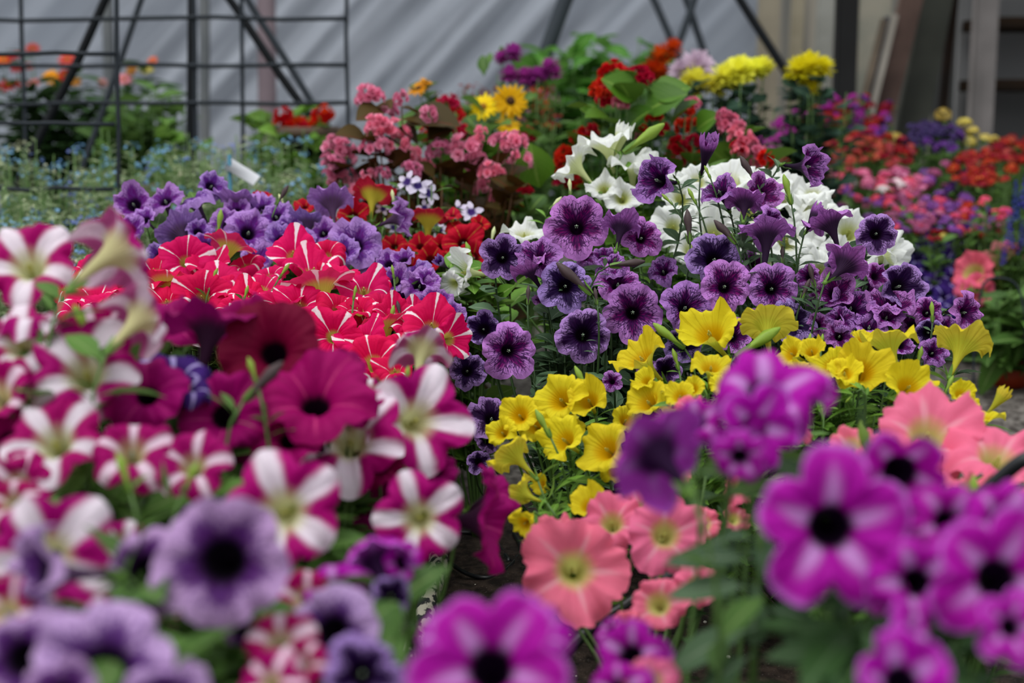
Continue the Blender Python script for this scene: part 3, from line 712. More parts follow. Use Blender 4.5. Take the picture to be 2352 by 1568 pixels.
def shelf_unit():
    d = 5.0; b = P(2300, 784, d); root = Vector((b.x, b.y, 0)); e = thing('shelf_unit', 'dark open shelf unit with brown shelves and a grey front post', 'shelf', root)
    mp = flat_mat('grey_shelf_post', hexc('#6b6664'), .8, nscale=5, c2=hexc('#5c5856')); ms = flat_mat('brown_shelf', hexc('#22160a'), .9, .1, nscale=6, c2=hexc('#181008')); mk = flat_mat('grey_shelf_back', hexc('#8c8c8c'), .8, nscale=2, c2=hexc('#7a7a7a'))
    mb = MB(); x = P(2220, 100, d).x; w = 50 / F * d; box(mb, (x - root.x, -.02, .75), (w, .05, 1.5)); link('post', mb.mesh('post', mp), e)
    mb = MB(); x2 = P(2640, 100, d).x; box(mb, (x2 - root.x, -.02, .75), (w, .05, 1.5)); link('post', mb.mesh('post', mp), e)
    for py in (60, 197, 338, -80):
        z = P(0, py, d).z; mb = MB(); box(mb, ((x + x2) / 2 - root.x, .10, z), (x2 - x, .26, .04)); link('shelf', mb.mesh('shelf', ms), e)
    mb = MB(); box(mb, ((x + x2) / 2 - root.x, .27, .75), (x2 - x, .03, 1.5)); link('back_panel', mb.mesh('back_panel', mk), e)
shelf_unit()

# wire trellises and poles
M_WIRE = flat_mat('dark_wire', hexc('#262c32'), .6, .2); M_POLE = flat_mat('black_pole', hexc('#0c1014'), .6, .2); M_POLE2 = flat_mat('grey_pole', hexc('#343a40'), .6, .2)
def trellis(label, d, xs, ys, x0, x1, rad, top=-320, lean=0.0):
    b = P((x0 + x1) / 2, 784, d); root = Vector((b.x, b.y, 0)); e = thing('wire_trellis', label, 'trellis', root)
    for x in xs:
        a = P(x, top, d) - root; c = P(x + lean, 300, d) - root; c = a + (c - a) * (a.z / (a.z - c.z)); mb = MB(); r = np.random.RandomState(int(abs(x)) + 5)
        pts = [np.array(tuple(a)) * (1 - t) + np.array(tuple(c)) * t + np.array([r.normal() * .003, 0, 0]) for t in np.linspace(0, 1, 9)]
        tube(mb, pts, rad, 6); link('vertical_wire', mb.mesh('vertical_wire', M_WIRE), e)
    for y in ys:
        mb = MB(); r = np.random.RandomState(int(abs(y)) + 9)
        pts = [np.array(tuple(P(x0 + (x1 - x0) * t, y, d) - root)) + np.array([0, -rad * 1.2, r.normal() * .002]) for t in np.linspace(0, 1, 8)]
        tube(mb, pts, rad, 6); link('horizontal_wire', mb.mesh('horizontal_wire', M_WIRE), e)
trellis('dark wire grid trellis standing behind the blue flower bed', 3.4, [-230, 52, 448, 556, 797], [-170, -62, 44, 150, 238], -260, 800, .0054)
trellis('low wire grid trellis in front of the blue flower bed, ending at mid bed', 2.7, [-180, 262], [-60, 122, 286, 436], -200, 266, .0044, lean=8)
def pole(label, p0, p1, d0, d1, wpx, m=None):
    a = P(*p0, d0); b = P(*p1, d1); dv = (b - a).normalized(); T = a - dv * .55; s = -a.z / dv.z; B = a + dv * s
    mb = MB(); r = np.random.RandomState(int(p0[0])); pts = [np.array(tuple(T.lerp(B, t))) + r.normal(size=3) * .0015 for t in np.linspace(0, 1, 9)]
    pts = [q - np.array(tuple(B)) for q in pts]
    tube(mb, pts, wpx / 2 / F * d0, 10); o = link('garden_pole', mb.mesh('garden_pole', m or M_POLE), None, B); tag(o, label, 'pole'); return o
pole('black pole slanting down across the wire trellis above the orange flowers', (242, 0), (128, 240), 3.55, 3.55, 21)
pole('thinner grey black pole slanting down beside the steeper black pole', (326, 0), (240, 240), 3.5, 3.5, 14, M_POLE2)
pole('upright black pole behind the blue flower bed', (440, 0), (438, 290), 3.45, 3.45, 20)
pole('black pole slanting down to the bowl of red flowers, lower of the pair', (526, 0), (735, 300), 3.6, 3.6, 20)
pole('grey black pole slanting down to the bowl of red flowers, upper of the pair', (572, 0), (750, 290), 3.66, 3.66, 17, M_POLE2)
pole('thick dark pole leaning above the purple pompon flowers', (1300, 0), (1245, 150), 4.3, 4.3, 36, M_POLE2)
pole('thin grey pole slanting down behind the orange flowers', (1502, 0), (1560, 130), 4.6, 4.6, 17, M_POLE2)
pole('thin grey pole crossing its neighbour, foot behind the orange flowers', (1592, 5), (1552, 120), 4.6, 4.6, 17, M_POLE2)
pole('thin grey pole crossing its neighbour, foot behind the pale pink mum', (1578, 5), (1622, 135), 4.65, 4.65, 17, M_POLE2)
pole('black pole slanting down between the two groups of yellow mums', (1700, 0), (1805, 165), 4.5, 4.5, 20)
pole('pinkish timber stake upright against the grey film', (612, 0), (612, 280), 5.4, 5.4, 44, flat_mat('pink_timber', hexc('#84757a'), .8, nscale=5, c2=hexc('#786a70')))
pole('grey timber stake upright behind the black upright pole', (468, 0), (472, 280), 5.2, 5.2, 24, flat_mat('grey_timber', hexc('#6c6f70'), .8, nscale=5, c2=hexc('#5c6062')))
pole('grey timber stake upright behind the slanting black pole', (246, 0), (250, 290), 5.2, 5.2, 26, MATS['grey_timber'])

# ------------------------------------------------------------------ hoses on the soil
M_HOSE = flat_mat('black_hose', hexc('#15171a'), .35, .5)
def hose(label, pts, rad, m=M_HOSE, name='irrigation_hose'):
    pts = np.array([tuple(p) for p in pts]); root = pts[0].copy(); n = len(pts); out = []
    for i in range((n - 1) * 8 + 1):
        x = i / 8; out.append([catm(np.arange(n), pts[:, k], np.array([x]))[0] for k in range(3)])
    mb = MB(); tube(mb, np.array(out) - root, rad, 12, uvs=8); o = link(name, mb.mesh(name, m), None, tuple(root)); tag(o, label, 'hose'); return o
hose('thin black drip hose looping on the soil between the magenta and yellow flowers', [G(x, y, .006) for x, y in ((985, 1255), (1030, 1290), (1075, 1318), (1125, 1326), (1165, 1305), (1195, 1262), (1180, 1225))], .0026)
hose('thin black drip hose curving under the side-facing magenta flower', [G(x, y, .006) for x, y in ((960, 1215), (1040, 1222), (1100, 1226), (1140, 1250), (1170, 1290))], .0036)
hose('thick black hose crossing the soil below the salmon petunias', [G(1150, 1760, .006), P(1200, 1600, 1.22), P(1290, 1510, 1.24), P(1360, 1440, 1.25), P(1440, 1388, 1.26), P(1520, 1330, 1.28), P(1620, 1290, 1.36), G(1720, 1320, .006)], .0052)
hose('black hose arching up beside the salmon petunias at the frame edge', [Vector((.25, .98, .006)), Vector((.27, .97, .12)), P(2200, 1190, .975), P(2240, 1150, .97), P(2290, 1105, .96), P(2360, 1052, .95), P(2450, 1040, .95), P(2540, 1150, .97), Vector((.43, 1.0, .15)), Vector((.45, 1.02, .006))], .0052)
t = NT('flaking_pipe_paint'); mpn = t.n('ShaderNodeMapping'); t.set(mpn, 0, t.n('ShaderNodeTexCoord').outputs['Object']); mpn.inputs['Scale'].default_value = (1, .45, 1)
f_ = t.noise(110, 5, mpn.outputs[0]); t.solid(t.mix(t.ss(f_, .46, .54), hexc('#202322'), hexc('#a09c8c')), .7)
pp = hose('grey pipe with flaking pale paint lying on the soil', [G(x, y, .012) for x, y in ((1003, 1240), (1006, 1300), (990, 1360), (972, 1430), (950, 1500), (930, 1560), (905, 1640))], .0118, t.mat, 'irrigation_pipe'); pp['category'] = 'pipe'
hose('thin black wire hoop beside the orange pot', [P(x, y, 2.75) for x, y in ((2236, 905), (2238, 770), (2250, 690), (2262, 650), (2290, 638), (2330, 650), (2350, 700), (2356, 800), (2358, 905))], .0022, M_WIRE, 'wire_hoop')['category'] = 'wire'

# ------------------------------------------------------------------ petunias in the middle, in focus
plant('petunia_plant', 'dark-veined purple petunia beside the red and white star petunias, large round dark-throated blooms', (1330, 1.66), 'veined', ((450, 1.70), (960, 1.52)), [
 (1325, 516, 152, 0, .12, 1, dict(s='flat', r=18)), (1500, 410, 120, -.62, .15, .75, dict(s='deep', r=10)), (1428, 512, 100, .15, .85, -.4, dict(s='trumpet', dd=-.01)),
 (1476, 545, 100, .15, .12, 1, dict(dd=.02, s='flat')), (1156, 590, 108, .1, .05, 1, dict(s='flat', k='dark_veined')), (1235, 588, 112, -.15, .45, .85, dict()), (1212, 612, 95, -.4, .75, .1, dict(s='trumpet')),
 (1300, 655, 128, .05, .1, 1, dict(k='dark_veined', s='flat')), (1405, 608, 88, 0, .6, .75, {}), (1420, 645, 118, 0, .6, .8, {}), (1455, 716, 144, 0, .05, 1, dict(s='flat', r=18, v=1)),
 (1578, 702, 126, .15, .3, 1, dict(s='flat')), (1340, 768, 136, 0, .04, 1, dict(k='dark_veined', s='flat', r=20)), (1172, 805, 136, .22, .03, 1, dict(s='flat', r=54, dd=-.02)), (1110, 755, 86, -.05, .1, 1, dict(k='dark_veined', dd=.04)),
 (1075, 850, 92, .2, .2, .95, dict(k='dark_veined')), (1130, 955, 112, .1, .55, .8, dict(k='dark_veined', s='flat')), (1405, 875, 52, -.2, .2, .9, {}), (1530, 850, 70, 0, .1, 1, dict(k='dark_veined', dd=.05)),
 (1570, 790, 90, 0, .3, .9, dict(k='dark_veined', dd=.05)), (1345, 588, 60, .3, .4, .7, dict(dd=.08)), (1522, 618, 80, -.2, .4, .6, dict(dd=.08)), (1388, 585, 70, 0, .5, .5, dict(dd=.1)), (1120, 1010, 60, .2, .3, .8, dict(k='dark_veined', dd=.04)),
 (1255, 690, 60, -.3, .3, .8, dict(dd=.08)), (1100, 1060, 60, .1, .2, .9, dict(k='dark_veined', dd=.05)), (1490, 850, 60, 0, 0, 1, dict(dd=.08))],
 leaf='grey', lsize=.030, nfill=70, lpf=14, seed=2, stem=M_STEM_D,
 buds=[(1359, 677, 1278, 603, 1.60, 'dark'), (1212, 700, 1214, 655, 1.60, 'dark'), (1372, 700, 1366, 660, 1.57, 'dark'), (1585, 560, 1578, 480, 1.66, 'dark'), (1690, 560, 1640, 505, 1.63, 'dark'), (1400, 610, 1482, 600, 1.6, 'dark')])
plant('petunia_plant', 'dark-veined purple petunia before the large white petunia, tall side-facing trumpets on top', (1850, 1.70), 'veined', ((320, 1.74), (830, 1.54)), [
 (1626, 335, 88, .12, .9, .42, dict(s='closed')), (1868, 382, 112, .68, -.02, .7, dict(s='deep', r=0)), (1648, 432, 96, -.4, .55, .5, dict(s='trumpet')), (1755, 440, 92, .25, .3, .9, {}),
 (1710, 458, 98, .1, .75, -.45, dict(s='trumpet')), (1770, 510, 80, .4, -.2, .6, {}), (1760, 525, 146, 0, .9, -.3, dict(s='flat', dd=-.03)), (1900, 502, 120, -.35, .85, -.25, dict(s='trumpet', dd=-.02)),
 (1875, 492, 70, .5, .8, -.3, dict(s='closed')), (2016, 535, 104, 0, .05, 1, dict(k='dark_veined', s='flat', r=18, dd=-.03)), (1950, 598, 122, .55, .65, -.4, dict(s='trumpet', dd=-.04)), (1643, 590, 138, 0, .35, .95, dict(k='dark_veined', s='flat')),
 (1668, 656, 128, .08, .1, 1, dict(s='flat', r=10, dd=-.02)), (1776, 662, 126, .02, .05, 1, dict(s='flat', dd=-.02, r=20)), (1825, 735, 114, .1, .4, .9, dict(k='dark_veined')), (1915, 668, 100, -.3, .4, .8, {}), (1956, 700, 112, 0, .6, .8, {}),
 (1932, 730, 80, 0, .5, .8, {}), (1930, 768, 82, 0, .4, .8, {}), (1998, 742, 100, 0, .8, .55, dict(s='flat')), (2039, 722, 84, .1, .7, .7, {}), (2073, 655, 110, .3, .15, .95, dict(k='dark_veined')), (2046, 692, 126, 0, .8, .5, {}),
 (2132, 715, 84, 0, .3, .9, {}), (2225, 717, 100, .5, .05, .85, dict(s='flat')), (2135, 765, 76, 0, -.1, .95, dict(k='dark_veined')), (2145, 808, 74, .1, .3, .9, {}), (1684, 772, 84, 0, .2, 1, {}), (2015, 632, 62, .2, .3, .9, {}),
 (1852, 632, 70, -.5, .3, .6, {}), (1880, 742, 60, 0, .4, .9, {}), (2073, 790, 60, .1, .3, .9, {}), (1925, 600, 70, -.6, .1, .6, dict(k='dark_veined', dd=.03)), (1730, 600, 60, 0, .5, .7, dict(dd=.08)), (1990, 655, 60, 0, .5, .7, dict(dd=.05)),
 (1880, 690, 70, 0, .5, .7, dict(dd=.06)), (1740, 740, 80, 0, .4, .8, dict(dd=.06)), (2100, 740, 70, 0, .4, .8, dict(dd=.05)), (2175, 750, 70, .2, .4, .8, dict(dd=.04)), (1660, 700, 60, 0, .5, .7, dict(dd=.06))],
 leaf='grey', lsize=.028, nfill=75, lpf=12, seed=3, stem=M_STEM_D,
 buds=[(1738, 420, 1700, 358, 1.70, 'dark'), (1690, 548, 1645, 508, 1.66, 'dark'), (1797, 605, 1797, 565, 1.62, 'dark'), (1872, 660, 1858, 605, 1.60, 'dark'), (2142, 740, 2140, 692, 1.56, 'green'),
       (1818, 470, 1800, 400, 1.69, 'green'), (1632, 410, 1618, 380, 1.7, 'green'), (1840, 690, 1860, 640, 1.58, 'dark'), (1545, 470, 1520, 445, 1.69, 'green'), (1600, 470, 1580, 432, 1.69, 'green')])
plant('petunia_plant', 'large white petunia behind the dark-veined purple petunia, flaring white trumpets', (1700, 1.92), 'white', ((300, 1.96), (680, 1.82)), [
 (1390, 318, 128, -.25, .93, .05, dict(s='trumpet')), (1310, 372, 112, -.62, .55, -.2, dict(s='trumpet')), (1455, 372, 118, .05, .8, .45, {}), (1385, 425, 84, -.2, .5, .7, {}), (1204, 527, 104, 0, .85, .4, {}), (1548, 516, 116, 0, .25, 1, dict(s='flat')),
 (1568, 450, 104, 0, .3, .9, {}), (1680, 400, 140, 0, .75, .55, {}), (1800, 445, 126, .2, .6, .7, {}), (1722, 480, 130, 0, .3, .9, {}), (1640, 530, 150, -.1, .3, .9, dict(s='flat')), (1862, 480, 114, .2, .4, .8, {}), (1905, 470, 100, .3, .7, .4, {}),
 (1956, 525, 124, .1, .4, .9, {}), (2062, 585, 126, .75, .15, .5, {}), (2000, 645, 114, 0, .4, .8, {}), (1808, 545, 130, 0, .4, .8, {}), (1887, 615, 110, 0, .3, .9, {}), (1430, 305, 80, .3, .8, .2, dict(s='closed')), (1500, 385, 100, .2, .5, .8, {}),
 (1755, 415, 120, 0, .7, .6, {}), (1870, 440, 90, 0, .6, .7, {}), (1930, 590, 110, .2, .4, .8, {}), (2030, 560, 110, .3, .5, .7, {}), (1600, 410, 100, -.1, .5, .8, {}), (1590, 570, 100, 0, .3, .9, {}), (1850, 530, 100, 0, .3, .9, {}), (1430, 450, 90, -.1, .3, .9, {}), (1760, 590, 90, 0, .3, .9, {})],
 leaf='bright', lsize=.036, nfill=50, lpf=12, seed=4, buds=[(1432, 350, 1526, 284, 1.93, 'green'), (1310, 450, 1308, 410, 1.9, 'pale'), (1262, 480, 1290, 452, 1.88, 'pale'), (1128, 560, 1136, 520, 1.9, 'pale')])
plant('petunia_plant', 'small white petunia beside the red star petunias, one drooping white trumpet', (1100, 1.80), 'white', ((570, 1.80), (680, 1.74)), [(1052, 625, 118, -.72, .05, .35, dict(s='trumpet')), (1035, 655, 70, -.5, -.3, .6, {}), (1010, 600, 50, -.3, .3, .6, dict(k='pale_veined', s='closed'))],
 leaf='bright', lsize=.045, nfill=34, lpf=14, seed=5, fill_drop=(0, .09), buds=[(1085, 600, 1070, 555, 1.8, 'green')])

# red and white stars
RS = [(530, 556, 114, 0, .85, .42, dict(s='flat')), (427, 590, 110, -.05, .45, .85, dict(s='flat')), (672, 570, 118, -.1, .65, .7, {}), (747, 578, 96, .15, .6, .7, {}), (723, 606, 116, 0, .85, .42, {}), (500, 626, 112, 0, .9, .35, {}),
 (461, 675, 118, 0, .42, .9, dict(s='flat')), (537, 655, 104, 0, .8, .5, {}), (330, 648, 104, 0, .85, .42, {}), (255, 634, 112, -.1, .9, .35, {}), (213, 672, 108, -.1, .8, .45, {}), (193, 606, 84, 0, .85, .35, {}), (300, 678, 112, 0, .7, .6, {}),
 (385, 634, 104, 0, .9, .35, {}), (572, 674, 100, 0, .75, .6, {}), (616, 622, 84, 0, .85, .4, {}), (480, 600, 90, .1, .8, .5, {}), (380, 680, 100, 0, .8, .5, {}), (430, 640, 100, 0, .9, .35, {}), (600, 650, 90, 0, .8, .5, {}), (250, 700, 110, 0, .7, .6, {}),
 (560, 600, 90, -.1, .8, .5, dict(dd=.05)), (350, 610, 90, 0, .8, .5, dict(dd=.05)), (600, 715, 120, 0, .6, .7, {}), (440, 735, 110, 0, .6, .7, {}), (330, 730, 110, 0, .6, .7, {}), (150, 650, 90, 0, .8, .5, {}), (540, 705, 100, 0, .6, .7, {}), (290, 610, 80, 0, .8, .5, {}),
 (570, 748, 100, 0, .6, .7, {}), (170, 700, 90, 0, .8, .5, {})]
plant('petunia_plant', 'red petunia with thin white stars, wide low mound behind the tall cream-backed magenta trumpets', (430, 1.66), 'red_star', ((540, 1.82), (860, 1.46)), RS, leaf='green', lsize=.026, nfill=50, lpf=14, seed=6, fill_drop=(-.004, .06),
 buds=[(485, 650, 500, 615, 1.68, 'green'), (640, 640, 665, 605, 1.68, 'green'), (560, 690, 570, 655, 1.6, 'green')])
RS2 = [(733, 648, 146, 0, .9, -.3, dict(s='flat', dd=-.02)), (835, 652, 118, .15, .75, .55, {}), (882, 690, 104, .2, .8, .4, {}), (905, 715, 84, .3, .6, .6, {}), (884, 738, 104, .05, .85, -.3, dict(s='flat', k='red_star')), (765, 768, 118, 0, .22, .95, dict(s='flat')),
 (848, 822, 128, 0, .5, .85, {}), (992, 735, 132, .1, .62, .75, dict(s='flat', dd=-.04)), (930, 790, 110, .1, .7, .5, {}), (1045, 775, 90, .6, .1, .6, dict(dd=-.02)), (690, 690, 110, 0, .6, .7, {}), (780, 700, 110, 0, .7, .6, {}), (700, 740, 110, 0, .6, .7, {}),
 (830, 770, 110, 0, .7, .6, {}), (870, 640, 80, .2, .7, .5, dict(dd=.05)), (650, 680, 90, 0, .8, .5, {}), (780, 630, 90, 0, .8, .5, {}), (945, 745, 90, .1, .8, .4, {}), (820, 700, 90, 0, .8, .4, {}), (905, 840, 90, .1, .7, .5, {}), (800, 850, 110, 0, .6, .7, {}), (960, 710, 70, .1, .8, .4, dict(dd=.05))]
plant('petunia_plant', 'red white-starred petunia beside the small white petunia, one yellow-backed bloom at its crest', (840, 1.58), 'red_star', ((570, 1.76), (860, 1.42)), RS2, leaf='green', lsize=.026, nfill=50, lpf=14, seed=7, fill_drop=(-.004, .06),
 buds=[(895, 745, 905, 700, 1.56, 'green'), (812, 690, 818, 655, 1.6, 'green'), (905, 640, 900, 608, 1.7, 'green')])

# pale violet petunias behind them
plant('petunia_plant', 'pale violet petunia with purple veins, row of blooms standing against the blue flower bed', (520, 1.95), 'pale_veined', ((400, 2.0), (600, 1.86)), [
 (303, 464, 94, -.3, .2, .9, {}), (377, 455, 94, .1, .5, .8, {}), (440, 455, 120, -.45, .75, .25, dict(s='reflex')), (489, 424, 74, .35, .25, .8, {}), (548, 452, 106, -.1, .85, -.15, dict(s='trumpet')), (408, 525, 114, -.5, .62, -.35, dict(s='trumpet')),
 (572, 528, 120, 0, .3, .95, dict(s='flat')), (630, 492, 88, 0, .45, .85, {}), (517, 508, 82, -.1, .4, .8, {}), (458, 528, 66, .1, .4, .8, {}), (710, 500, 90, 0, .6, -.15, dict(s='trumpet')), (645, 545, 78, -.2, .4, .8, {}), (300, 522, 66, 0, .3, .9, {}),
 (390, 600, 78, -.1, .3, .9, {}), (355, 588, 70, -.3, .2, .9, {}), (762, 455, 112, -.05, .65, -.35, dict(s='trumpet')), (690, 548, 80, 0, .4, .8, {}), (600, 470, 70, 0, .5, .6, dict(dd=.04)), (665, 520, 76, 0, .5, .8, {}), (740, 530, 80, .1, .4, .8, {}),
 (818, 558, 128, .12, .22, .96, dict(s='flat', dd=-.03)), (782, 575, 90, -.1, .4, .9, dict(dd=-.03)), (925, 498, 94, .85, .2, .1, dict(s='trumpet')), (330, 500, 60, 0, .4, .8, {}), (590, 590, 80, 0, .4, .8, {}), (860, 600, 80, .1, .3, .9, {}),
 (470, 560, 80, 0, .4, .8, {}), (540, 480, 70, 0, .4, .8, {})],
 leaf='green', lsize=.036, nfill=50, lpf=12, seed=8, buds=[(636, 470, 662, 425, 1.95, 'dark'), (500, 540, 508, 480, 1.9, 'green'), (655, 480, 640, 445, 1.97, 'pale')])
plant('petunia_plant', 'pale violet petunia cluster tucked between the red star petunias and the small white petunia', (980, 1.74), 'pale_veined', ((590, 1.78), (740, 1.66)), [
 (950, 618, 92, -.1, .6, .6, {}), (925, 590, 60, -.3, .6, .6, {}), (905, 640, 76, -.1, .4, .8, {}), (965, 650, 96, .1, .5, .8, {}), (1000, 690, 92, .1, .45, .85, {}), (1035, 722, 74, .3, .3, .9, {}), (930, 680, 84, 0, .4, .9, dict(dd=.03)), (985, 640, 60, .2, .4, .8, {}), (890, 600, 60, -.2, .5, .8, dict(dd=.03)), (1000, 790, 90, -.1, .1, 1, dict(k='dark_veined', dd=-.1)), (880, 660, 60, 0, .5, .8, dict(dd=.03))],
 leaf='green', lsize=.034, nfill=30, lpf=10, seed=9, buds=[(920, 730, 912, 690, 1.6, 'dark')])
plant('petunia_plant', 'deep red petunia with yellow-striped backs, growing in front of the pink begonia', (900, 2.02), 'red_gold', ((420, 2.08), (640, 1.96)), [
 (858, 440, 104, .1, .75, -.4, dict(s='trumpet')), (985, 494, 108, .05, .85, -.2, dict(s='trumpet')), (810, 492, 74, 0, .3, .8, {}), (1065, 555, 100, .1, .2, .9, dict(s='flat')), (1090, 590, 84, .2, .2, .9, {}), (1050, 520, 60, 0, .7, .5, {}),
 (990, 590, 70, .1, .4, .8, {}), (905, 560, 66, 0, .5, .7, {}), (940, 610, 60, 0, .4, .7, {}), (1040, 490, 50, 0, .7, .5, {}), (1105, 510, 50, .2, .5, .5, {}), (700, 470, 56, 0, .6, .6, {}), (600, 452, 50, 0, .6, .6, {}), (750, 505, 50, 0, .5, .7, {}), (965, 560, 60, 0, .5, .7, {}), (880, 640, 60, 0, .5, .7, {}), (1015, 560, 60, 0, .5, .7, {})],
 leaf='green', lsize=.036, nfill=60, lpf=12, seed=10, buds=[(880, 520, 885, 500, 2.0, 'green'), (905, 470, 900, 435, 2.02, 'pale'), (830, 535, 829, 508, 2.0, 'green')])

# ------------------------------------------------------------------ yellow petunias
plant('petunia_plant', 'yellow petunia spilling beside the salmon petunias, pale trumpets hanging at its edge', (1370, 1.42), 'yellow', ((770, 1.50), (1240, 1.24)), [
 (1465, 812, 126, -.25, .62, .65, dict(s='deep')), (1283, 912, 114, -.3, .3, .9, {}), (1348, 912, 100, 0, .4, .85, {}), (1287, 1003, 112, -.3, .4, .82, dict(s='deep')), (1190, 950, 90, -.25, .25, .9, {}), (1172, 1034, 122, -.5, .55, -.35, dict(s='trumpet', dd=-.02)),
 (1190, 1130, 92, -.6, .25, -.3, dict(s='trumpet')), (1200, 1205, 66, -.3, -.2, .8, {}), (1350, 1150, 92, -.2, .5, .65, {}), (1385, 1025, 122, -.2, .38, .9, {}), (1482, 915, 104, -.5, .42, .6, {}), (1544, 915, 82, 0, .4, .8, {}), (1225, 975, 80, -.2, .3, .9, dict(dd=.03)),
 (1150, 990, 70, -.4, .3, .8, dict(dd=.02)), (1250, 960, 60, 0, .3, .9, dict(dd=.04)), (1310, 985, 70, .1, .4, .8, dict(dd=.04)), (1440, 960, 70, .1, .4, .8, dict(dd=.04)), (1240, 1110, 50, -.3, .3, .8, dict(dd=.04)), (1410, 1080, 60, 0, .3, .8, dict(dd=.03))],
 leaf='bright', ltpl='narrow', lsize=.034, nfill=75, lpf=14, seed=11, fill_drop=(-.005, .10), buds=[(1350, 900, 1320, 840, 1.45, 'green'), (1572, 800, 1500, 742, 1.47, 'green'), (1265, 1005, 1230, 940, 1.36, 'green'), (1560, 850, 1545, 800, 1.46, 'green')])
plant('petunia_plant', 'yellow petunia in front of the purple veined trumpets, broad blooms along its crest', (1900, 1.48), 'yellow', ((690, 1.50), (980, 1.30)), [
 (1625, 752, 142, 0, .52, .8, dict(s='deep', r=0)), (1762, 738, 132, .12, .62, -.45, dict(s='flat')), (1633, 835, 90, 0, .6, .65, {}), (1812, 808, 80, -.55, .35, .4, {}), (1863, 800, 66, 0, .5, .7, {}), (1980, 843, 128, -.1, .35, .9, dict(s='deep')),
 (2038, 775, 134, -.1, .72, -.2, dict(s='trumpet')), (2094, 882, 114, .1, .3, .92, {}), (1908, 835, 84, -.2, .4, .8, {}), (2212, 780, 144, .28, .75, -.35, dict(s='trumpet')), (2211, 902, 62, .2, .3, .9, {}), (2225, 928, 56, .2, .3, .9, {}), (2258, 952, 92, 0, .95, .25, {}),
 (2303, 908, 68, .55, .8, .1, dict(s='closed')), (1590, 890, 56, 0, .3, .9, {}), (1560, 905, 70, -.1, .4, .8, {}), (1940, 850, 80, 0, .5, .7, {}), (2150, 930, 60, 0, .4, .8, {}), (1660, 880, 60, 0, .4, .8, {}), (1480, 870, 60, -.3, .4, .7, dict(dd=.05)), (1840, 850, 60, 0, .4, .8, {}), (1985, 775, 60, 0, .6, .6, dict(dd=.03))],
 leaf='bright', ltpl='narrow', lsize=.034, nfill=95, lpf=14, seed=12, fill_drop=(-.004, .09), buds=[(1690, 818, 1792, 752, 1.44, 'green'), (1855, 800, 1862, 765, 1.45, 'green'), (1886, 800, 1890, 766, 1.45, 'green'), (2105, 845, 2118, 795, 1.44, 'green'), (2170, 905, 2190, 862, 1.40, 'green'), (1960, 905, 1942, 925, 1.36, 'green')])

# ------------------------------------------------------------------ salmon petunias
plant('petunia_plant', 'salmon pink petunia over the bare soil, one wide open bloom with a greenish throat', (1450, 1.12), 'salmon', ((1130, 1.16), (1420, 1.06)), [
 (1322, 1308, 248, .08, .15, .98, dict(s='flat', r=30)), (1405, 1195, 150, -.1, .5, .8, dict(dd=.05)), (1530, 1225, 190, .05, .25, .95, dict(s='flat')), (1470, 1170, 120, -.2, .4, .8, dict(dd=.06)), (1510, 1385, 130, -.2, .3, .8, {}), (1600, 1340, 110, 0, .4, .8, {}), (1590, 935, 80, 0, .6, .6, dict(d=1.2)),
 (1280, 1215, 110, -.1, .7, .5, dict(dd=.04)), (1620, 1200, 80, .2, .3, .8, dict(dd=.05)), (1480, 1530, 130, -.2, .3, .8, dict(d=.98)), (1690, 1190, 70, .2, .3, .8, dict(dd=.05)), (1560, 1090, 60, .2, .3, .8, dict(d=1.22)), (1440, 1440, 80, -.2, .3, .8, {}), (1700, 1120, 80, .2, .3, .8, dict(d=1.2))],
 leaf='dark', lsize=.036, nfill=24, lpf=8, seed=13)
plant('petunia_plant', 'salmon pink petunia below the yellow petunia, large wavy blooms near the arching hose', (2200, 1.16), 'salmon', ((900, 1.20), (1200, 1.05)), [
 (2135, 985, 250, -.05, .62, .78, dict(s='flat')), (2300, 1035, 250, .1, .8, .5, {}), (1962, 1022, 120, -.1, .5, .8, {}), (2090, 1075, 160, -.1, .4, .8, {}), (2230, 1100, 130, 0, .8, -.2, dict(s='trumpet')), (2330, 1190, 170, .2, .4, .9, {}), (2010, 1055, 100, 0, .5, .7, {}), (1830, 985, 70, 0, .5, .7, {}),
 (1930, 1075, 90, 0, .4, .8, {}), (2250, 1010, 110, .1, .7, .6, dict(dd=.05)), (1850, 1090, 90, 0, .4, .8, {}), (1900, 1150, 90, 0, .4, .8, {})],
 leaf='green', lsize=.036, nfill=34, lpf=8, seed=14, buds=[(2002, 1075, 1975, 965, 1.1, 'green'), (2240, 1180, 2236, 1090, 1.02, 'green')])

